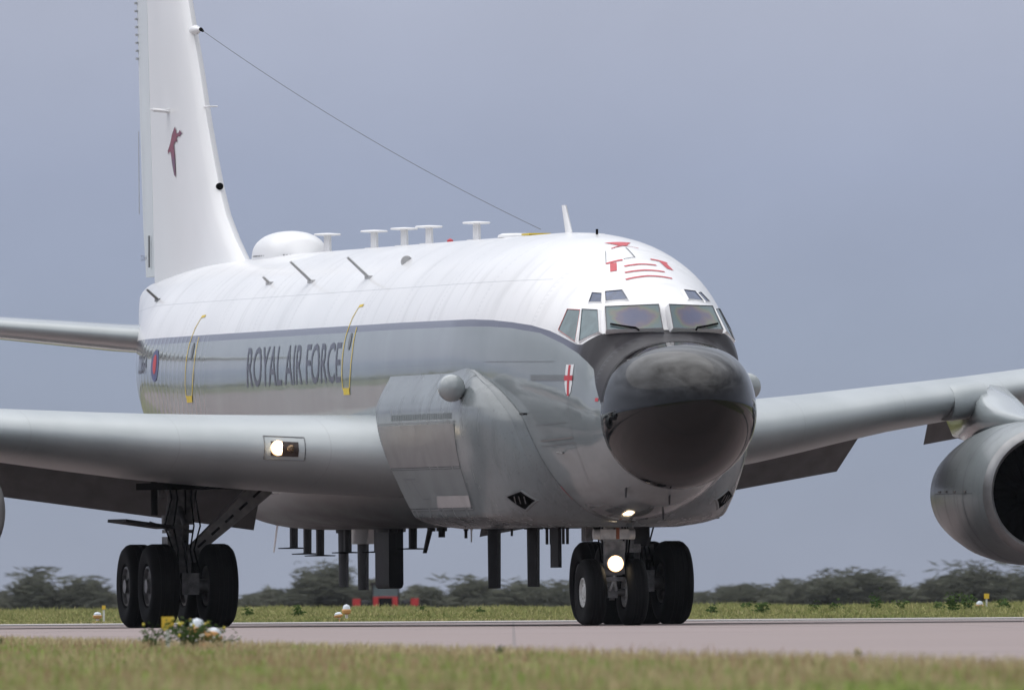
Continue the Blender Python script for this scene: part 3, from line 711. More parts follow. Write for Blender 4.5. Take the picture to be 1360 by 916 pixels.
for s in (-1, 1):
    y = s * 3.46; zt = float(wMID(3.6)) - .45 + y * LEAN
    mb = MB().tube((-13.35, y - s * .12, zt + .3), (-13.35, y, 1.55), .20, .19, 20).tube((-13.35, y, 1.62), (-13.35, y, .95), .145, n=20).tube((-13.35, y, 1.66), (-13.35, y, 1.52), .235, n=20)
    mb.box((-13.35, y, .80), (.5, .30, .40)).tube((-13.35, y - .24, 1.9), (-13.35, y - .24, zt + .2), .05).tube((-13.2, y + .2, 1.75), (-13.2, y + .2, zt + .2), .035)
    leg = mb.build('main_gear_leg', M['gearpaint'], ac)
    MB().tube((-12.5, y, .62), (-14.25, y, .62), .125, n=16).box((-12.62, y, .64), (.36, .26, .32)).box((-14.15, y, .64), (.36, .26, .32)).build('bogie_beam', M['gearpaint'], leg)
    MB().tube((-12.62, y - .64, .612), (-12.62, y + .64, .612), .105, n=16).build('axle', M['steel'], leg)
    MB().tube((-14.15, y - .64, .612), (-14.15, y + .64, .612), .105, n=16).build('axle', M['steel'], leg)
    # side brace from the leg foot up and inboard
    b0, b1 = Vector((-13.2, y - s * .18, 1.12)), Vector((-13.2, s * 2.18, 2.15 + y * LEAN))
    d = (b1 - b0); dn = d.normalized(); uu = Vector((1, 0, 0)); vv = dn.cross(uu)
    V = [p + uu * a * wd_ + vv * b * wd_ for p, wd_ in ((b0, .085), (b1, .15)) for a, b in ((-1, -1), (1, -1), (1, 1), (-1, 1))]
    MB().add(V, [(0, 1, 2, 3), (7, 6, 5, 4), (0, 4, 5, 1), (1, 5, 6, 2), (2, 6, 7, 3), (3, 7, 4, 0)]).build('side_brace', M['brace'], leg, False)
    mb = MB()
    for k in range(5):
        f_ = .12 + .19 * k; p = b0 + d * f_ + uu * (.09 + .055 * f_); mb.box(p, (.03, .16, .035), Matrix.Rotation(math.atan2(dn.z, dn.y), 3, 'X'))
    mb.build('brace_rib', M['darkgrey'], leg, False)
    MB().tube((-13.3, y - s * .1, 1.15), (-12.75, y, 1.5), .05).tube((-12.75, y, 1.5), (-13.25, y, 1.8), .05).tube((-13.35, y - .33, 1.15), (-13.35, y + .33, 1.15), .045).build('torque_link', M['steel'], leg)
    mb = MB()
    for k in range(5):
        oy = [-.21, -.1, .05, .16, .24][k]; P = [(-13.12 + .02 * k, y + oy, zt + .2), (-13.10, y + oy * .8 + .03, 1.9), (-13.08, y + oy * 1.2, 1.5), (-12.98, y + oy * .7, 1.15), (-12.9, y + oy, .8)]
        mb.path(P, .014, 6)
    mb.build('hydraulic_line', M['blk'], leg, 60)
    MB().box((-13.35, y, 1.42), (.5, .36, .05)).box((-13.28, y - .1, 1.28), (.4, .22, .12)).box((-13.1, y + .18, 1.05), (.14, .16, .18)).box((-13.1, y - .2, .9), (.16, .14, .16)).build('strut_collar', M['gearpaint'], leg)
    # outer door plate lying flat beside the leg
    MB().box((-12.75, y + s * .68, 1.53), (1.3, .74, .045), Matrix.Rotation(s * R(8), 3, 'X')).tube((-13.0, y + s * .2, 1.45), (-13.0, y + s * .5, 1.55), .025).tube((-13.3, y + s * .36, 1.66), (-13.3, y + s * .36, zt + .2), .05).build('gear_door', M['darkgrey'], leg, False)
    # open wheel bay: dark lips below the wing
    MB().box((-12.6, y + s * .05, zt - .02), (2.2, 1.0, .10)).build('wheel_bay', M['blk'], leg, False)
# nose gear
mb = MB().tube((0, 0, .42), (0, 0, 1.0), .075, n=18).tube((0, 0, .95), (0, 0, 1.56), .11, n=18).tube((0, 0, 1.18), (0, 0, 1.28), .15, n=18)
nl = mb.build('nose_gear_leg', M['gearwhite'], ac)
MB().tube((0, -.30, .472), (0, .30, .472), .055, n=14).box((0, 0, .472), (.16, .14, .16)).tube((.02, 0, .36), (.02, 0, .45), .04).build('axle', M['steel'], nl)
MB().tube((.08, -.05, .5), (.15, 0, .66), .022).tube((.08, .05, .5), (.15, 0, .66), .022).tube((.15, 0, .64), (.12, 0, .76), .03).build('torque_link', M['gearwhite'], nl)
MB().box((.16, 0, 1.30), (.16, .42, .14)).tube((.16, -.30, 1.30), (.16, -.10, 1.30), .075, n=14).tube((.16, .10, 1.30), (.16, .30, 1.30), .075, n=14).build('steering_cylinder', M['gearwhite'], nl)
MB().box((.15, .04, 1.31), (.19, .05, .16)).build('copper_band', mat('copper_fitting', (.30, .10, .05), .4, .4), nl, False)
MB().box((.15, 0, 1.10), (.12, .30, .20)).box((.13, 0, .66), (.10, .30, .06)).box((.13, 0, .74), (.08, .24, .05)).build('lamp_bracket', M['gearpaint'], nl, False)
MB().box((.17, 0, .88), (.06, .30, .30)).build('lamp_frame', M['gearpaint'], nl, False)
MB().lathe([(.0, .135), (.06, .135), (.07, .118)], (.19, 0, .88), 'x', 28).build('lamp_housing', M['steel'], nl)
MB().lathe([(.0, .098), (.03, .08), (.042, .0)], (.262, 0, .88), 'x', 28).build('lit_taxi_lamp', M['lamp'], nl)
MB().lathe([(-.004, .118), (.004, .116), (.006, .096), (-.004, .096)], (.264, 0, .88), 'x', 28, close=True).build('lamp_bloom_rim', M['lamprim'], nl)
mb = MB()
for k, oy in enumerate((-.17, -.13, .13, .17, .2)): mb.path([(.05, oy, 1.5), (.10, oy * 1.25, 1.25), (.12, oy * 1.1, 1.0), (.06, oy * .8, .7)], .013, 6)
mb.build('hydraulic_line', M['blk'], nl, 60)
MB().box((-.35, -.27, 1.35), (.3, .1, .3)).tube((-.5, -.15, 1.5), (0, -.05, 1.1), .05).tube((-.5, .15, 1.5), (0, .05, 1.1), .05).box((-.5, .34, 1.28), (.5, .1, .36)).box((-.6, .44, 1.1), (.3, .2, .12)).build('drag_brace', M['gearpaint'], nl, False)
MB().box((-.9, -.60, 1.16), (.5, .05, .66)).build('nose_gear_door', M['darkgrey'], nl, False)
MB().box((-.7, .60, 1.30), (.9, .05, .34)).build('nose_gear_door', M['darkgrey'], nl, False)
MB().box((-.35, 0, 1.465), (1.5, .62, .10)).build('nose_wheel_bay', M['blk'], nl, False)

# ------------------------------------------------------------------ aerials
def mushroom(x, y=0.0, h=.28, r=.21):
    z = float(top_z(x, y)) - .02
    a = MB().blade((x, y, z), (x, y, z + h), .30, .20, .11).box((x, y, z + .012), (.40, .2, .03)).build('mast_aerial', M['white'], ac)
    MB().lathe([(h - .012, .06), (h - .004, r * .93), (h + .012, r), (h + .024, r * .9), (h + .034, 0)], (x, y, z), 'z', 28).build('aerial_disc', M['white'], a)
for x in (-8.46, -11.6, -13.27, -15.31, -18.54): mushroom(x, h=.26 if x > -18 else .27)
# satcom blister
V = []; F = []; n = 24; L_ = 12
for k in range(L_ + 1):
    t = -1 + 2 * k / L_; rr_ = max(0, 1 - abs(t) ** 2.8) ** .42
    for i in range(n + 1):
        a = math.pi * i / n; V.append((-21.2 + 1.15 * t, .50 * rr_ * math.cos(a), 5.50 + (.50 * rr_ * math.sin(a) ** .62)))
F = [(k*(n+1)+i, k*(n+1)+i+1, (k+1)*(n+1)+i+1, (k+1)*(n+1)+i) for k in range(L_) for i in range(n)]
dm = pyd('satcom_dome', V, F, M['white'], ac, True)
mb = MB()
for k in range(26):
    a = math.pi * (.12 + .76 * k / 25); mb.box((-21.2 + 1.16 * math.cos(a), -.505 * math.sin(a) ** .8, 5.62), (.022, .012, .022))
mb.build('dome_fasteners', M['seam'], dm, False, kind='stuff')
# whip fin, small stub, roof hatch and escape frame, beacon, cup
MB().blade((-2.5, 0, 5.61), (-2.72, 0, 6.04), .42, .16, .07, .1).build('blade_aerial', M['white'], ac)
MB().tube((-.75, 0, 5.55), (-.75, 0, 5.66), .018).build('stub_aerial', M['blk'], ac)
MB().lathe([(0, .2), (.02, .19), (.03, 0)], (-1.1, 0, 5.58), 'z', 20).build('roof_fairing', M['white'], ac)
MB().lathe([(0, .27), (.035, .26), (.06, .2), (.065, 0)], (-5.9, 0, 5.63), 'z', 26).build('roof_fairing', M['white'], ac)
MB().box((-4.6, -.0, 5.655), (.5, .32, .025)).build('escape_hatch_marking', M['yellow'], ac, False)
MB().lathe([(0, .05), (.05, .045), (.075, 0)], (-10.2, 0, 5.62), 'z', 14).build('beacon', M['red'], ac)
# edge-on blades standing out of the upper starboard side
def side_blade(x, z, ln, c0, c1, sweep, name='blade_aerial', m='greym', tilt=0):
    y = -float(half_y(x, z)); b = Vector((x, y, z)); nrm = Vector((0, y * 1.0, (z - float(fC(x))))).normalized()
    nrm = (Matrix.Rotation(tilt, 3, 'X') @ nrm)
    MB().blade(b - nrm * .03, b + nrm * ln, c0, c1, .035, sweep).box(b, (c0 * 1.3, .05, .05)).build(name, M[m], ac)
for x, z, ln, sw in ((-13.9, 5.12, .42, .12), (-10.0, 5.12, .42, .12), (-16.9, 5.14, .14, .03), (-25.6, 5.02, .24, .05)): side_blade(x, z, ln, .26, .14, sw, m='bladegrey' if x > -20 else 'greym')
MB().lathe([(-.10, .0), (-.06, .07), (0, .09), (.02, .085), (.02, 0)], (-8.6, -1.02, 5.33), 'x', 18).build('cupped_vent', M['bladegrey'], ac)
# belly blades
def belly(x, y, zt, c0, c1, t, name='belly_aerial', m='darkgrey', sweep=0.0, sep=0):
    z = float(bot_z(x, y)) + .05
    a = MB().blade((x, y, z), (x, y, zt), c0, c1, t, sweep).build(name, M[m], ac, 50)
    MB().blade((x, y, z), (x, y, z - .10), c0 * 1.35, c0 * 1.2, t * 1.6).build('aerial_base', M[m], a, 50)
    return a
belly(-17.6, 0, .58, .52, .40, .13); belly(-16.25, 0, .53, .52, .40, .15)
slab = belly(-14.35, -.02, 1.1, .95, .95, .22)
V = [(-14.35 + a * (.47 - b), -.02 + c * (.11 - b * .5), z) for z, b in ((1.5, 0), (.62, .0), (.57, .02), (.55, .06)) for a, c in ((1, -1), (1, 1), (-1, 1), (-1, -1))]
pyd('aerial_slab', V, [(4*k+i, 4*k+(i+1) % 4, 4*k+4+(i+1) % 4, 4*k+4+i) for k in range(3) for i in range(4)] + [(0, 1, 2, 3), (15, 14, 13, 12)], M['darkgrey'], slab, 40); belly(-14.5, .14, .60, .6, .6, .12)
belly(-7.48, 0, .54, .55, .45, .17); belly(-4.95, 0, .56, .55, .45, .16)
MB().blade((-16.25, 0, 1.60), (-16.25, 0, 1.22), 1.1, .5, .34).build('aerial_pod', M['grey'], ac, 50)
for x, zt in ((-21.06, 1.18), (-19.21, 1.06), (-20.1, 1.09), (-17.3, 1.10), (-15.2, 1.10), (-12.85, 1.14)):
    z = float(bot_z(x, 0)) + .05
    a = MB().blade((x, 0, z), (x, 0, zt), .3, .24, .12).build('belly_disc_aerial', M['darkgrey'], ac)
    MB().lathe([(0, .23), (.014, .24), (.024, .05)], (x, 0, zt - .012), 'z', 26).build('aerial_disc', M['blk'], a)
belly(-11.6, 0, 1.07, .34, .14, .06, sweep=.45); belly(-9.3, 0, 1.28, .16, .12, .04); belly(-21.9, -.05, 1.12, .14, .06, .025, m='white', sweep=.35); belly(-6.3, .0, 1.30, .14, .1, .03)
belly(-10.9, 0, 1.30, .2, .16, .1); belly(-8.5, -.1, 1.22, .1, .06, .02, m='white')
for k in range(6): belly(-4.05 + .26 * k, 0, 1.17, .12, .1, .04, name='belly_stub_aerial')

# ------------------------------------------------------------------ nose and cheek details
def probe(x, z, ln, m='steel', s=-1):
    y = s * float(half_y(x, z)); MB().tube((x, y, z), (x + .02, y + s * .09, z), .016).tube((x + .02, y + s * .09, z), (x + ln, y + s * .09, z - .01), .018, .010).build('pitot_probe', M[m], ac)
for s in (-1, 1):
    probe(2.15, 2.45, .34, s=s); probe(1.15, 3.01, .20, 'darkgrey', s)
lay('access_strip', ribbon_bm([(1.43, 3.525), (2.66, 3.51)], .07), side(-1, .007), M['greym'], ac)
lay('access_strip', ribbon_bm([(1.43, 3.486), (2.66, 3.471)], .012), side(-1, .009), M['seam'], ac)
lay('drain_mast', ribbon_bm([(1.459, 2.62), (2.754, 2.662)], .022), side(-1, .012), M['palegrey'], ac)
lay('skin_joint', ribbon_bm([(1.417, 2.54), (2.732, 2.59)], .012), side(-1, .009), M['seam'], ac)
lay('skin_joint', ribbon_bm([(1.4, 2.84), (2.6, 2.88)], .01), side(-1, .007), M['seam'], ac)
lay('skin_joint', ribbon_bm([(2.75, 3.2), (2.75, 2.6), (2.7, 2.3), (2.5, 2.0)], .008), side(-1, .006), M['seam'], ac)
lay('skin_joint', ribbon_bm([(-.4, 3.77), (2.2, 3.74)], .008), side(-1, .006), M['seam'], ac)
# antenna panels on the cheek
for s in (-1, 1):
    ck = cheeks[s]
    def quad(a, b, c, d, st=.3): return tess([a, b, c, d], st)
    lay('antenna_panel', quad((-5.45, 2.29), (-.95, 2.29), (-.90, 2.90), (-5.85, 2.90)), cheek(s, .010), M['palegrey'] if s < 0 else M['greym'], ck)
    lay('antenna_panel', quad((-5.0, 1.70), (-.95, 1.70), (-.95, 2.25), (-5.4, 2.25)), cheek(s, .008), M['greym'], ck)
    lay('placard_panel', quad((-3.15, 1.70), (-1.0, 1.70), (-.92, 1.87), (-2.98, 1.87)), cheek(s, .016), mat('placard_paint', (.36, .34, .34), .5) if s < 0 else M['palegrey'], ck)
    for P in ([(-5.8, 2.925), (-.87, 2.925)], [(-5.4, 2.27), (-.93, 2.27)], [(-.86, 2.93), (-.88, 1.68)], [(-5.0, 1.675), (-.9, 1.675)], [(-3.4, 2.90), (-3.1, 2.29)], [(-4.8, 2.12), (-4.0, 2.12)], [(-4.7, 2.11), (-4.5, 1.97)], [(-4.3, 2.11), (-3.9, 1.83), (-3.5, 1.83)], [(-3.15, 1.685), (-1.0, 1.685)]):
        lay('panel_joint', ribbon_bm(P, .016), cheek(s, .018), M['seam'], ck)
    mb = MB()
    for k in range(34):
        x = -4.9 + k * .115; z = 3.02; y = s * float(cheek_y(x, z)); mb.tube((x, y - s * .0, z - .055), (x, y, z + .03), .02, n=6)
    mb.build('ribbed_strip', M['grey'], ck, 50, kind='stuff')
    # raised flange down the front joint
    V = []; F = []
    zs = np.linspace(1.50, 3.66, 40)
    for z in zs:
        j = float(xj(z)); P = [(j + .07, .004), (j + .06, .022), (j - .03, .03), (j - .06, .0)]
        for x, off in P: V.append((x, s * (float(max(half_y(x, z), cheek_y(x, z))) + off), z))
    for k in range(39): F += [(k*4+i, k*4+i+1, (k+1)*4+i+1, (k+1)*4+i) for i in range(3)]
    pyd('joint_flange', V, F, M['cheekgrey'], ck, 50)
    # cooling intake: recessed lozenge with a pale rim and guide vanes
    cx, cz = .76, 1.79
    zp = [(-.22, .045), (.10, .125), (.20, -.01), (-.07, -.14)]
    def ck_p(x, z, off): return Vector((x, s * (float(cheek_y(x, z)) + off), z))
    V = []; F = []
    def ring(sc_, off):
        Q = []
        for (a, b), (c, d) in zip(zp, zp[1:] + zp[:1]):
            for t in (0, .25, .5, .75): Q.append(ck_p(cx + (a + (c - a) * t) * sc_, cz + (b + (d - b) * t) * sc_, off))
        return Q
    r0, r1, r2 = ring(1.15, -.005), ring(1.12, .022), ring(.97, .02)
    V = r0 + r1 + r2; n = 16
    F = [(i, (i+1) % n, n + (i+1) % n, n + i) for i in range(n)] + [(n+i, n+(i+1) % n, 2*n+(i+1) % n, 2*n+i) for i in range(n)]
    it = pyd('intake_rim', V, F, M['greym'], ck, 30)
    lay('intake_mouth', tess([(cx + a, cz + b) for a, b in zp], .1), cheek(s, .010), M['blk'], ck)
    for k in range(3):
        x = cx - .10 + .08 * k; MB().tube(ck_p(x - .03, cz - .05, .014), ck_p(x + .03, cz + .05, .014), .008, n=6).build('intake_vane', M['steel'], ck)
    # ball blister on the shoulder
    mb = MB(); mb.lathe([(-.55, 0), (-.45, .08), (-.2, .17), (0, .20), (.12, .17), (.19, .09), (.21, 0)], (-.64, s * 2.17, 3.40), 'x', 28); mb.build('ball_blister', M['grey'], ck)
# lower nose lamps and pins catching the light
for x, y in ((2.7, -.35), (2.2, -.1)):
    pass
for x, y in ((3.72, -.03), (2.87, .08), (3.46, -.6)):
    z = float(bot_z(x, y)); MB().blade((x, y, z + .02), (x, y, z - .12), .14, .08, .02).build('drain_mast', M['darkgrey'], ac)
# windscreen wipers
def wiper(P):
    mb = MB(); Q = []
    for x, y, z in P:
        ok, loc, nn, _ = fus.ray_cast(Vector((x + 1.5, y, z + .4)), Vector((-1.5, 0, -.4)).normalized(), distance=4); Q.append(loc + nn * .075 if ok else Vector((x, y, z)))
    mb.path(Q, .014, 6); return mb
for s in (-1, 1):
    wiper([(3.518, s * .397, 4.094), (3.439, s * .433, 4.149), (3.38, s * .58, 4.182), (3.30, s * .75, 4.215)]).build('windscreen_wiper', M['blk'], ac)
# landing lamp in the starboard leading edge: framed recess, one bright and one dim lamp
yl = -3.16
def le_pt(y, dz, off=0.0):
    ok, loc, nn, _ = wings[-1].ray_cast(Vector((0, y, float(wMID(-y)) + y * LEAN + dz)), Vector((-1, 0, 0)))
    return loc + nn * off
mb = MB(); ny, nz_ = 8, 6
def le_patch(y0, y1, z0, z1, off):
    V = [le_pt(y0 + (y1 - y0) * i / ny, z0 + (z1 - z0) * j / nz_, off) for j in range(nz_ + 1) for i in range(ny + 1)]
    return V, [(j*(ny+1)+i, j*(ny+1)+i+1, (j+1)*(ny+1)+i+1, (j+1)*(ny+1)+i) for j in range(nz_) for i in range(ny)]
V, F = le_patch(yl - .17, yl + .18, -.04, .17, .006)
rc = pyd('lamp_recess', V, F, mat('lamp_recess_lining', (.05, .035, .03), .3, .5, var=.5, scale=20), wings[-1], True)
fp_ = [(yl - .25, -.09), (yl + .26, -.09), (yl + .26, .24), (yl - .25, .24)]
Pq = []
for (a, b), (c, d) in zip(fp_, fp_[1:] + fp_[:1]): Pq += [le_pt(a + (c - a) * t, b + (d - b) * t, .006) for t in np.linspace(0, 1, 9)]
MB().path(Pq, .008, 6).build('lamp_cover_joint', M['seam'], rc)
for dy, m_, r_ in ((-.075, 'lamp', .098), (.09, 'lampdim', .055)):
    p = le_pt(yl + dy, .07, .012)
    if m_ == 'lamp': MB().lathe([(-.03, .112), (.004, .110), (.006, .094), (-.03, .094)], p, 'x', 26, close=True).build('lamp_bloom_rim', M['lamprim'], rc)
    r_ = .094 if m_ == 'lamp' else r_; MB().lathe([(-.05, r_), (.0, r_), (.025, r_ * .6), (.03, 0)], p, 'x', 26).build('lit_landing_lamp' if m_ == 'lamp' else 'dim_landing_lamp', M[m_], rc)

# ------------------------------------------------------------------ THE PLACE
def gz(y):
    """ground falls away gently beyond the far verge"""
    return np.interp(y, [-400, 190, 650, 1600, 9000], [0, 0, -1.5, -1.5, -1.5])
# ground sheet out to the horizon
g = G('grassland')
wp = g.add('ShaderNodeNewGeometry').outputs['Position']
n1 = g.noise(.35, (1, 1, 1), 5, vec=wp); n2 = g.noise(2.2, (1, 1, 1), 5, vec=wp)
g.base(g.mix(n2, g.mix(n1, (.095, .115, .036), (.15, .145, .058)), g.mix(n1, (.12, .14, .044), (.20, .18, .085)))); g.rough(.9)
g.bump(g.noise(14, (1, 1, 1), 4, vec=wp), .6, .05); M['ground'] = g.m
gx = np.array([-6000, -1500, -400, -120, -40, -15, 0, 15, 40, 120, 400, 1500, 6000.]); gy = np.array([-900, -320, -200, -100, 0, 62, 120, 190, 260, 340, 420, 520, 650, 900, 1600, 3000, 9000.])
GX, GY = np.meshgrid(gx, gy); nx_ = len(gx)
pyd('ground', np.stack([GX.ravel(), GY.ravel(), gz(GY.ravel()) - .012], 1), [(j*nx_+i, j*nx_+i+1, (j+1)*nx_+i+1, (j+1)*nx_+i) for j in range(len(gy)-1) for i in range(nx_-1)], M['ground'], None, False, kind='structure')
# pavement: the taxiway the aircraft rolls along, meeting a cross strip behind it
g = G('worn_pavement')
wp = g.add('ShaderNodeNewGeometry').outputs['Position']
n1 = g.noise(.5, (.35, 1, 1), 6, vec=wp); n2 = g.noise(26, (1, 1, 1), 3, vec=wp); n3 = g.noise(.9, (.08, .6, 1), 4, .45, .7, vec=wp)
c = g.mix(n1, (.232, .172, .160), (.284, .214, .200)); c = g.mix(g.math('MULTIPLY', n2, .35), c, (.22, .19, .19)); c = g.mix(g.math('MULTIPLY', n3, .45), c, (.16, .14, .145))
sp = g.add('ShaderNodeSeparateXYZ'); g.l.new(wp, sp.inputs[0])
jx = g.math('LESS_THAN', g.math('FRACT', g.math('DIVIDE', sp.outputs[0], 6.1)), .006); jy = g.math('LESS_THAN', g.math('FRACT', g.math('DIVIDE', sp.outputs[1], 6.1)), .02)
c = g.mix(g.math('MULTIPLY', g.math('MAXIMUM', jx, jy), .45), c, (.10, .09, .09))
g.base(c); g.rough(.72); g.bump(n2, .25, .01); M['pave'] = g.m
ed = lambda y: -5.22 - (y + 87.42) * .0885          # left edge of the taxiway
P = [(ed(-300), -300), (ed(-150), -150), (ed(-70), -70), (-12.5, -45), (-20, -28), (-34, -16), (-60, -9), (-110, -6), (-900, -4), (-900, 260), (-60, 240), (-34, 110), (-22, 60.5), (900, 64), (900, 18), (45, 18), (24, 14), (16, 6), (14, -5), (ed(-100) + 28, -100), (ed(-300) + 28, -300)]
bm = bmesh.new(); bm.faces.new([bm.verts.new((x, y, 0.0)) for x, y in P]); bmesh.ops.triangulate(bm, faces=bm.faces[:]); bmesh.ops.recalc_face_normals(bm, faces=bm.faces[:])
me = bpy.data.meshes.new('taxiway'); bm.to_mesh(me); bm.free()
if me.polygons[0].normal.z < 0: me.flip_normals()
link('taxiway', me, M['pave'], None, False, kind='structure')
def strip(name, x0, x1, y0, y1, m, z=.004, sl=0.0022):
    pyd(name, [(x0, y0 + sl * x0, z), (x1, y0 + sl * x1, z), (x1, y1 + sl * x1, z), (x0, y1 + sl * x1, z)], [(0, 1, 2, 3)], m, None, False, kind='structure')
M['tar'] = mat('dark_asphalt', (.055, .05, .052), .85, var=.4, scale=.6, stretch=(.1, 1, 1)); M['shoulder'] = mat('pale_concrete', (.42, .39, .37), .85, var=.25, scale=.5, stretch=(.15, 1, 1)); M['paint'] = mat('worn_white_road_paint', (.62, .60, .58), .7, var=.4, scale=1.2, stretch=(.2, 1, 1))
strip('pavement_shoulder', -880, 880, 47, 59.5, M['shoulder'])
strip('pavement_joint', -880, 880, 38.5, 46, M['tar'])
strip('pavement_joint', -880, 880, 6.0, 6.5, M['tar'])
strip('pavement_joint', -16, 14, -22.6, -22.3, M['tar'])
strip('pavement_joint', -13, 14, -58.6, -58.45, M['tar'])
strip('painted_line', 3.2, 9.5, 31, 34, M['paint'], .008)

# ---- grass: single blades, built as geometry
def blades(name, X, Y, Z, h, wd, lean, m, seed=0):
    r = np.random.default_rng(seed); n = len(X)
    a = r.uniform(0, 2 * np.pi, n); b = r.uniform(-.5, .5, n)        # facing roughly to all sides
    ux, uy = np.cos(b) * wd / 2, np.sin(b) * wd / 2
    lx, ly = np.cos(a) * lean * h, np.sin(a) * lean * h
    V = np.empty((n, 5, 3), np.float32)
    V[:, 0] = np.stack([X - ux, Y - uy, Z - .02], 1); V[:, 1] = np.stack([X + ux, Y + uy, Z - .02], 1)
    V[:, 2] = np.stack([X + lx * .35 + ux * .8, Y + ly * .35 + uy * .8, Z + h * .6], 1); V[:, 3] = np.stack([X + lx * .35 - ux * .8, Y + ly * .35 - uy * .8, Z + h * .6], 1)
    V[:, 4] = np.stack([X + lx, Y + ly, Z + h * (1 - .25 * lean)], 1)
    base = np.arange(n)[:, None] * 5
    lo_ = np.concatenate([base + np.array([0, 1, 2, 3]), base + np.array([3, 2, 4])], 1).ravel()
    me = bpy.data.meshes.new(name); me.vertices.add(n * 5); me.vertices.foreach_set('co', V.ravel())
    me.loops.add(len(lo_)); me.loops.foreach_set('vertex_index', lo_.astype(np.int32))
    me.polygons.add(2 * n); st = np.empty((n, 2), np.int32); st[:, 0] = np.arange(n) * 7; st[:, 1] = st[:, 0] + 4
    tt = np.empty((n, 2), np.int32); tt[:, 0] = 4; tt[:, 1] = 3
    me.polygons.foreach_set('loop_start', st.ravel()); me.polygons.foreach_set('loop_total', tt.ravel())
    at = me.attributes.new('tint', 'FLOAT', 'POINT'); at.data.foreach_set('value', np.repeat(r.random(n).astype(np.float32), 5))
    me.update(); me.validate()
    return link(name, me, m, None, False, kind='stuff')
def grassmat(name, a, b, c, sc_=.6, thru=.35):
    g = G(name); wp = g.add('ShaderNodeNewGeometry').outputs['Position']
    t = g.add('ShaderNodeAttribute', attribute_name='tint').outputs['Fac']
    g.base(g.mix(g.noise(7.0, (1, .35, 1), 3, .42, .6, vec=wp), g.mix(.55, g.mix(g.noise(sc_, (1, 1, 1), 4, vec=wp), g.mix(t, a, b), g.mix(t, b, c)), a), g.mix(g.noise(sc_, (1, 1, 1), 4, vec=wp), g.mix(t, a, b), g.mix(t, b, c)))); g.rough(.75)
    g.b.inputs['Specular IOR Level'].default_value = .15
    vn = g.add('ShaderNodeVectorMath', operation='SCALE'); g.l.new(g.add('ShaderNodeNewGeometry').outputs['Normal'], vn.inputs[0]); vn.inputs['Scale'].default_value = .5
    va = g.add('ShaderNodeVectorMath', operation='ADD'); g.l.new(vn.outputs[0], va.inputs[0]); va.inputs[1].default_value = (0, 0, .9)
    vz = g.add('ShaderNodeVectorMath', operation='NORMALIZE'); g.l.new(va.outputs[0], vz.inputs[0]); g.l.new(vz.outputs[0], g.b.inputs['Normal'])
    tl = g.add('ShaderNodeBsdfTranslucent'); g.l.new(g.b.inputs['Base Color'].links[0].from_socket, tl.inputs[0])
    ms = g.add('ShaderNodeMixShader'); ms.inputs[0].default_value = thru; g.l.new(g.b.outputs[0], ms.inputs[1]); g.l.new(tl.outputs[0], ms.inputs[2])
    g.l.new(ms.outputs[0], g.n['Material Output'].inputs[0])
    return g.m
M['gg'] = grassmat('green_grass', (.16, .28, .045), (.31, .42, .09), (.54, .54, .20))
M['gs'] = grassmat('dry_grass', (.52, .44, .22), (.64, .56, .32), (.44, .33, .19))
M['gr'] = grassmat('seeding_grass', (.36, .22, .13), (.44, .29, .17), (.52, .40, .22))
M['gf'] = grassmat('far_grass', (.18, .22, .065), (.35, .34, .125), (.54, .46, .23), .25)
r = np.random.default_rng(3)
def near(n, d0, d1, over=0.0, bias=1.0):
    d = d0 + (d1 - d0) * r.random(n) ** bias
    x = (r.random(n) * 2 - 1) * (d * .0245 + 1.6); y = d - 306
    k = x < ed(y) + over + r.normal(0, .12, n) - .1
    return x[k], y[k]
def patch(x, y): return .5 + .5 * np.sin(x * 1.7 + np.sin(y * .13) * 2) * np.sin(y * .21 + x * .6 + 1.3)
x, y = near(150000, 88, 222); h = r.uniform(.02, .085, len(x)) * (.35 + 1.0 * patch(x * 2.3, y * 1.7) * patch(x, y)); blades('verge_grass', x, y, np.zeros(len(x)), h, r.uniform(.006, .014, len(x)), r.uniform(.1, .9, len(x)), M['gg'], 1)
x, y = near(26000, 88, 222); h = r.uniform(.04, .12, len(x)) * (.7 + .5 * patch(x + 3, y)); blades('dry_verge_grass', x, y, np.zeros(len(x)), h, r.uniform(.003, .006, len(x)), r.uniform(.1, .8, len(x)), M['gs'], 2)
x, y = near(13000, 92, 222); h = r.uniform(.06, .135, len(x)) * (.7 + .5 * patch(x + 1, y + 9)); blades('seeding_verge_grass', x, y, np.zeros(len(x)), h, r.uniform(.003, .007, len(x)), r.uniform(.05, .5, len(x)), M['gr'], 3)
# longer fringe right at the edge of the pavement
yy = -306 + r.uniform(95, 222, 9000); xx_ = ed(yy) - np.abs(r.normal(0, .35, 9000)); blades('edge_fringe_grass', xx_, yy, np.zeros(9000), r.uniform(.02, .11, 9000), r.uniform(.004, .008, 9000), r.uniform(.1, .7, 9000), M['gs'], 4)
n = 170000; yy = 61.5 + r.random(n) ** 1.2 * 128; xx_ = (r.random(n) * 2 - 1) * ((yy + 306) * .0245 + 6)
h = r.uniform(.07, .22, n) * (.55 + .7 * patch(xx_ * .7, yy * .6)) * np.clip((yy - 58) / 30, .35, 1.15); blades('far_verge_grass', xx_, yy, gz(yy), h, r.uniform(.012, .034, n), r.uniform(.1, .9, n), M['gf'], 5)

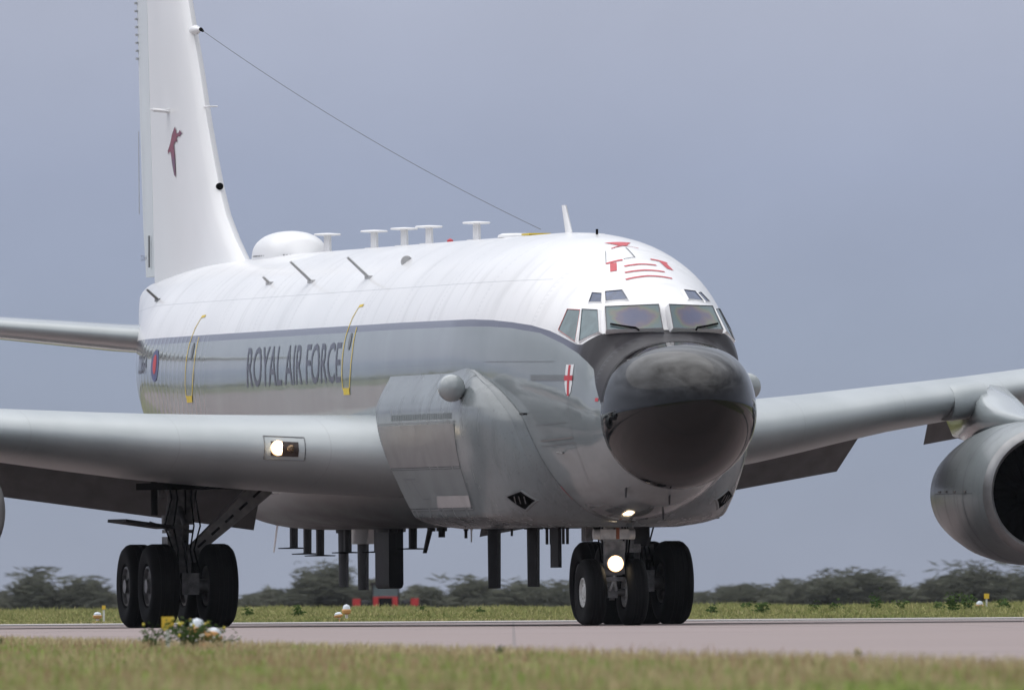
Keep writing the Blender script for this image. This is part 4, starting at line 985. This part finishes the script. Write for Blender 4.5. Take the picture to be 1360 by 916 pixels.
# ---- leaf masses
def leaves(name, P, sx, sz, m, parent=None, seed=0, **p):
    """small leaf-clump faces, each tilted at random"""
    r = np.random.default_rng(seed); n = len(P)
    a = r.uniform(0, np.pi, n); t = r.normal(0, .45, n); u = np.stack([np.cos(a), np.sin(a) * .6, r.normal(0, .22, n)], 1); u /= np.linalg.norm(u, axis=1)[:, None]
    v = np.stack([r.normal(0, .35, n), np.sin(t), np.cos(t)], 1); v /= np.linalg.norm(v, axis=1)[:, None]
    q = r.uniform(.6, 1.4, n)[:, None]; u = u * sx * q / 2; v = v * sz * q / 2
    V = np.stack([P - u, P - v * .9 + u * .1, P + u, P + v], 1).astype(np.float32)
    me = bpy.data.meshes.new(name); me.vertices.add(4 * n); me.vertices.foreach_set('co', V.ravel())
    me.loops.add(4 * n); me.loops.foreach_set('vertex_index', np.arange(4 * n, dtype=np.int32))
    me.polygons.add(n); me.polygons.foreach_set('loop_start', np.arange(n, dtype=np.int32) * 4); me.polygons.foreach_set('loop_total', np.full(n, 4, np.int32))
    at = me.attributes.new('tint', 'FLOAT', 'POINT'); at.data.foreach_set('value', np.repeat(r.random(n).astype(np.float32), 4))
    me.update(); return link(name, me, m, parent, False, **p)
M['hedge'] = grassmat('hedge_leaves', (.105, .11, .082), (.125, .13, .096), (.15, .15, .114), .4, .3)
M['tree'] = grassmat('tree_leaves', (.10, .107, .08), (.12, .126, .093), (.145, .147, .11), .5, .3)
M['weed'] = grassmat('weed_leaves', (.05, .10, .02), (.075, .125, .03), (.12, .16, .045), 2)
M['bark'] = mat('bark', (.07, .055, .045), .9, var=.4, scale=6)
YH = 930; KH = 28500 / (306 + YH)
hx = lambda px: (px - 680) / KH
prof_x = [hx(p) for p in (-200, 0, 45, 80, 110, 150, 330, 400, 440, 475, 560, 635, 700, 760, 930, 1000, 1080, 1130, 1200, 1290, 1360, 1560)]
prof_z = [2.2, 2.0, 2.3, 2.2, 2.3, 2.1, 2.1, 2.3, 2.8, 2.6, 2.2, 2.4, 2.4, 2.2, 2.1, 2.3, 2.5, 2.6, 2.4, 2.75, 2.6, 2.4]
n = 42000; X = r.uniform(hx(-260), hx(1620), n); ht = np.interp(X, prof_x, prof_z) * (.9 + .12 * np.sin(X * 2.1) + .08 * np.sin(X * 5.3)); Z = -1.5 + ht * r.random(n) ** .5 * r.uniform(.9, 1.06, n)
leaves('hedgerow', np.stack([X, YH + r.normal(0, 1.1, n), Z], 1), 1.05, .11, M['hedge'], None, 11, kind='stuff')
n = 16000; X = np.concatenate([r.uniform(-620, hx(-260), n), r.uniform(hx(1620), 420, n // 2)]); m_ = len(X); Z = -1.5 + (2.3 + .8 * np.sin(X * .11) + .5 * np.sin(X * .37)) * r.random(m_) ** .7
leaves('distant_hedgerow', np.stack([X, YH + r.normal(0, 2, m_), Z], 1), 1.5, .8, M['hedge'], None, 12, kind='stuff')
TREES = [(45, 757, 62, 'rounded hedgerow tree at the far left, left of the main wheels'), (108, 767, 50, 'lower hedgerow tree just left of the main wheels'), (440, 748, 60, 'tallest hedgerow tree behind the long belly aerials'), (398, 782, 40, 'low bush right of the main wheels in the far hedge'),
         (635, 766, 56, 'broad hedgerow bush left of the nose wheels'), (715, 772, 50, 'hedgerow bush directly left of the nose wheels'), (1000, 776, 60, 'low hedgerow bush just right of the rear wheels'), (1075, 768, 46, 'small hedgerow tree between the wheels and the engine'),
         (1130, 756, 66, 'dome shaped hedgerow tree left of the hanging engine'), (1290, 748, 78, 'wide hedgerow tree under the hanging engine'), (1352, 758, 50, 'hedgerow tree at the right edge below the engine'), (570, 780, 40, 'low bush right of the tractor')]
for i, (px, py, wpx, lab) in enumerate(TREES):
    zt = .462 + (788 - py + (px - 680) * -.007) / KH - .22; wv = wpx / KH; hh = zt + 1.5
    t = empty('hedgerow_tree', (hx(px), YH - 2.2, -1.5), label=lab, category='tree', group='trees in the far hedgerow')
    mb = MB().tube((0, 0, -.1), (0, 0, hh * .55), .16, .09, 8)
    for k in range(5):
        a = 2.4 * k; mb.tube((0, 0, hh * (.28 + .05 * k)), (math.cos(a) * wv * .3, math.sin(a) * .5, hh * (.55 + .06 * k)), .06, .025, 6)
    mb.build('trunk', M['bark'], t)
    n = 2600; C = np.stack([r.normal(0, .27, 14) * wv, r.normal(0, .5, 14), hh * r.uniform(.38, .84, 14)], 1); C[0] = (0, 0, hh * .82)
    k = r.integers(0, 14, n); Pp = C[k] + r.normal(0, 1, (n, 3)) * np.array([wv * .13, .35, hh * .085])
    Pp[:, 2] = np.clip(Pp[:, 2], .3, hh * 1.04); wisp = r.random(n) < .03; Pp[wisp, 2] = hh * r.uniform(.9, 1.12, wisp.sum()); Pp[wisp, 0] *= 1.4
    leaves('crown', Pp, .78, .085, M['tree'], t, 20 + i)
# ---- red tractor before the hedge
YT = 800; KT = 28500 / (306 + YT)
tr = empty('farm_tractor', ((512 - 680) / KT, YT, -1.5), 0, label='blurred red farm tractor with glazed cab and folded red mower decks before the far hedge', category='tractor')
M['tred'] = mat('tractor_red', (.55, .03, .035), .35); M['tglass'] = mat('cab_glass', (.10, .16, .17), .08, coat=.5)
MB().box((0, -.8, 1.50), (1.25, 1.8, .72)).build('bonnet', M['tred'], tr, False)
MB().box((0, -1.72, 1.5), (.7, .06, .6)).build('grille', M['blk'], tr, False)
MB().box((0, .8, 1.85), (1.35, 1.4, 1.25)).build('cab_window', M['tglass'], tr, False)
MB().box((0, .8, 2.54), (1.6, 1.6, .14)).build('cab_roof', M['darkgrey'], tr, False)
for s in (-1, 1):
    MB().box((s * .68, .1, 1.85), (.08, .08, 1.25)).build('cab_post', M['darkgrey'], tr, False)
    MB().box((s * 1.5, .9, 1.72), (.4, 1.0, .08)).box((s * 1.5, .4, 1.55), (.4, .08, .36)).build('mower_deck', M['tred'], tr, False)
    t_ = MB().lathe([(-.25, .3), (-.25, .78), (-.15, .85), (.15, .85), (.25, .78), (.25, .3)], (s * 1.05, .95, .85), 'x', 24, close=True).build('tyre', M['black'], tr)
    MB().lathe([(-.1, .0), (-.12, .32), (.12, .32), (.1, .0)], (s * 1.05, .95, .85), 'x', 20).build('rim', M['tred'], t_)
    MB().lathe([(-.2, .0), (-.2, .45), (.2, .45), (.2, .0)], (s * .85, -1.2, .5), 'x', 20).build('tyre', M['black'], tr)
# ---- edge lights and marker posts
M['orange'] = mat('orange_lamp_body', (.68, .36, .13), .5, var=.35, scale=9); M['wpost'] = mat('white_post', (.72, .72, .68), .5, var=.2); M['lens'] = mat('clear_lens', (.72, .78, .84), .08, var=.2, scale=8, coat=.5)
M['ylw'] = mat('yellow_plate', (.78, .52, .05), .45, var=.15, scale=6)
def edge_light(x, y, z, lab, hgt=.30, rz=0, tip=0):
    o = empty('edge_light', (x, y, z), rz, label=lab, category='edge light', group='lamps along the pavement edge'); o.rotation_euler = (0, tip, rz)
    MB().lathe([(-.03, .10), (.015, .10), (.03, .05), (.05, .035)], (0, 0, 0), 'z', 20).build('base_plate', M['orange'], o)
    MB().tube((0, 0, .03), (0, 0, hgt * .5), .028, n=12).build('stem', M['wpost'], o)
    MB().lathe([(hgt * .42, .03), (hgt * .5, .075), (hgt * .66, .082), (hgt * .72, .07)], (0, 0, 0), 'z', 20).build('lamp_body', M['orange'], o)
    MB().lathe([(hgt * .70, .066), (hgt * .84, .064), (hgt * .95, .045), (hgt * 1.0, 0)], (0, 0, 0), 'z', 20).build('glass_dome', M['lens'], o)
    return o
def marker_post(x, y, z, lab, hgt=.36, pw=.11, ph=.11):
    o = empty('marker_post', (x, y, z), 0, label=lab, category='marker post', group='yellow topped marker posts')
    MB().box((0, 0, (hgt - ph) / 2), (.035, .02, hgt - ph + .04)).build('post', M['wpost'], o, False)
    MB().box((0, -.012, hgt - ph / 2), (pw, .016, ph)).build('plate', M['ylw'], o, False)
    return o
edge_light(-2.73, -120.2, 0, 'edge light with clear dome among weeds before the main wheels', .27, .4)
edge_light(-2.60, -121.0, 0, 'shorter tilted orange edge light lower right of the clear dome in the weeds', .20, 1.2, R(28))
marker_post(-2.98, -120.4, .0, 'yellow square marker plate on a post standing in the weeds at the near edge', .285, .105, .11)
edge_light(9.12, 112.6, 0, 'orange edge light in the far grass below the hanging engine', .26)
marker_post(9.27, 113.2, .0, 'yellow topped white marker post in the far grass below the hanging engine', .40, .10, .10)
edge_light(-7.12, 62.5, 0, 'pale orange edge light at the far edge left of the main wheels', .20)
marker_post(-7.02, 62.9, .0, 'slim yellow topped post at the far edge left of the main wheels', .31, .06, .07)
edge_light(-2.86, 64.6, 0, 'white domed edge light at the far edge below the belly aerials', .30)
edge_light(-2.98, 64.3, 0, 'low orange edge light beside the white domed one below the belly aerials', .17, 0, R(-10))
# ---- weeds
M['flower'] = mat('yellow_flower', (.62, .50, .05), .6, var=.3, scale=9); M['paleflower'] = mat('pale_flower', (.66, .62, .52), .6)
def weed(x, y, z, lab, hgt, spread, stems=6, nl=130, leaf=.03, flowers=4, seed=0, fm='flower', group=None):
    q = np.random.default_rng(seed)
    o = empty('weed_plant', (x, y, z), 0, label=lab, category='weed')
    if group: o['group'] = group
    mb = MB(); P = []; T_ = []
    for k in range(stems):
        a = q.uniform(0, 6.28); l = q.uniform(.55, 1) * hgt; tip = (math.cos(a) * spread * q.uniform(.2, 1), math.sin(a) * spread * .4, l)
        mid = (tip[0] * .4, tip[1] * .4, l * .55); mb.path([(tip[0] * .08, 0, -.02), mid, tip], .0035 if hgt < .5 else .01, 5); T_.append(tip)
        for j in range(nl // stems):
            t = q.random(); b = (np.array(mid) * (2 * t) if t < .5 else np.array(mid) + (np.array(tip) - np.array(mid)) * (2 * t - 1)); P.append(b + q.normal(0, leaf * .6, 3))
    mb.build('stem', M['weed'], o)
    leaves('leaf', np.array(P), leaf, leaf * .55, M['weed'], o, seed, kind='stuff')
    for k in range(min(flowers, stems)):
        MB().lathe([(-.4 * leaf, .1 * leaf), (0, .42 * leaf), (.35 * leaf, .3 * leaf), (.5 * leaf, 0)], T_[k], 'z', 8).build('flower', M[fm], o)
    return o
weed(-2.80, -120.9, 0, 'tall leafy yellow flowered weed growing round the near edge light', .27, .40, 16, 620, .036, 9, 1)
weed(-2.50, -121.4, 0, 'smaller pale flowered weed at the right foot of the near edge light', .17, .28, 9, 220, .03, 6, 2, 'paleflower')
weed(-3.1, -122.0, 0, 'low sprawling weed at the left foot of the near marker plate', .22, .30, 9, 220, .032, 4, 8)
weed(-.10, -152.0, 0, 'yellow topped weed standing alone in the near grass below the nose', .115, .05, 4, 60, .02, 3, 3)
weed(2.20, -168.5, 0, 'small round yellow weed in the near grass right of the nose wheels', .10, .03, 3, 40, .018, 3, 4)
weed(-4.75, -107.0, 0, 'tufty weed in the near grass at the left edge', .10, .06, 4, 50, .022, 0, 5)
WL = ['low green weed at the left end of the far verge right of the rear wheels', 'green weed tuft in the far verge below the small hedge tree', 'dull green weed left of the taller ones in the far verge', 'second of the two close weeds left of the tall one in the far verge', 'tall dark green weed alone midway along the far right verge', 'weed just right of the tall dark one in the far verge', 'weed left of the twin tall weeds by the far edge light', 'left one of the twin tall weeds beside the far edge light', 'right one of the twin tall weeds touching the far edge light', 'weed right of the far edge light under the engine', 'short weed in the back of the far verge near the rear wheels', 'weed in the back of the far verge behind the far edge light', 'weed in the far verge below the forward belly blade', 'weed in the far verge right of the tractor', 'small weed in the far verge just right of the main wheels', 'weed in the far verge left of the white domed edge light']
for i, (px, dd, hgt) in enumerate([(948, 395, .20), (1012, 392, .30), (1080, 395, .24), (1112, 398, .26), (1162, 400, .42), (1198, 402, .3), (1245, 398, .3), (1268, 392, .45), (1285, 396, .5), (1335, 404, .26), (990, 410, .22), (1330, 415, .3), (640, 395, .22), (560, 398, .2), (330, 402, .2), (395, 396, .22)]):
    weed((px - 680) / (28500 / dd), dd - 306, 0, WL[i], hgt, hgt * .5, 6, 140, .07, 0, 40 + i, group='small weeds dotting the far grass verge')

# ---- thin air: one closed box of even density round everything but the sky
hb = MB().box((0, 400, 6.5), (1700, 1440, 17)); hz = hb.build('haze', None, None, False, kind='stuff')
hm = bpy.data.materials.new('haze_air'); hm.use_nodes = True; t_ = hm.node_tree; t_.nodes.clear()
ho = t_.nodes.new('ShaderNodeOutputMaterial'); hv = t_.nodes.new('ShaderNodeVolumePrincipled'); hv.inputs['Density'].default_value = HAZE; hv.inputs['Color'].default_value = (.86, .90, 1, 1)
t_.links.new(hv.outputs[0], ho.inputs['Volume']); hz.data.materials.append(hm)

# ---- pieces of one mesh that stand apart become parts of their own
def split_loose(o):
    me = o.data; n = len(me.vertices)
    if n > 4000 or o.get('kind'): return
    par = list(range(n))
    def find(a):
        while par[a] != a: par[a] = par[par[a]]; a = par[a]
        return a
    for e in me.edges:
        a, b = find(e.vertices[0]), find(e.vertices[1])
        if a != b: par[a] = b
    comp = {}
    for i in range(n): comp.setdefault(find(i), []).append(i)
    if len(comp) < 2: return
    co = np.empty(n * 3); me.vertices.foreach_get('co', co); co = co.reshape(-1, 3)
    G_ = [[c, co[c].min(0) - .004, co[c].max(0) + .004] for c in comp.values()]
    ch = True
    while ch:
        ch = False
        for i in range(len(G_)):
            for j in range(i + 1, len(G_)):
                if (G_[i][1] <= G_[j][2]).all() and (G_[j][1] <= G_[i][2]).all():
                    G_[i] = [G_[i][0] + G_[j][0], np.minimum(G_[i][1], G_[j][1]), np.maximum(G_[i][2], G_[j][2])]; G_.pop(j); ch = True; break
            if ch: break
    if len(G_) < 2: return
    for gi, gr in enumerate(G_):
        keep = set(gr[0]); bm = bmesh.new(); bm.from_mesh(me); bm.verts.ensure_lookup_table()
        bmesh.ops.delete(bm, geom=[v for v in bm.verts if v.index not in keep], context='VERTS')
        m2 = bpy.data.meshes.new(o.name); bm.to_mesh(m2); bm.free()
        for x in me.materials: m2.materials.append(x)
        if gi == 0: first_ = m2
        else:
            c = bpy.data.objects.new(o.name.split('.')[0], m2); COL.objects.link(c); c.parent = o.parent; c.location = o.location; c.rotation_euler = o.rotation_euler
    o.data = first_
for o in list(bpy.data.objects):
    if o.type == 'MESH' and o.parent is not None and not o.children and not any(k in o.name for k in ('lettering', 'leaf', 'crown', 'rim', 'trunk', 'tyre', 'marking')): split_loose(o)
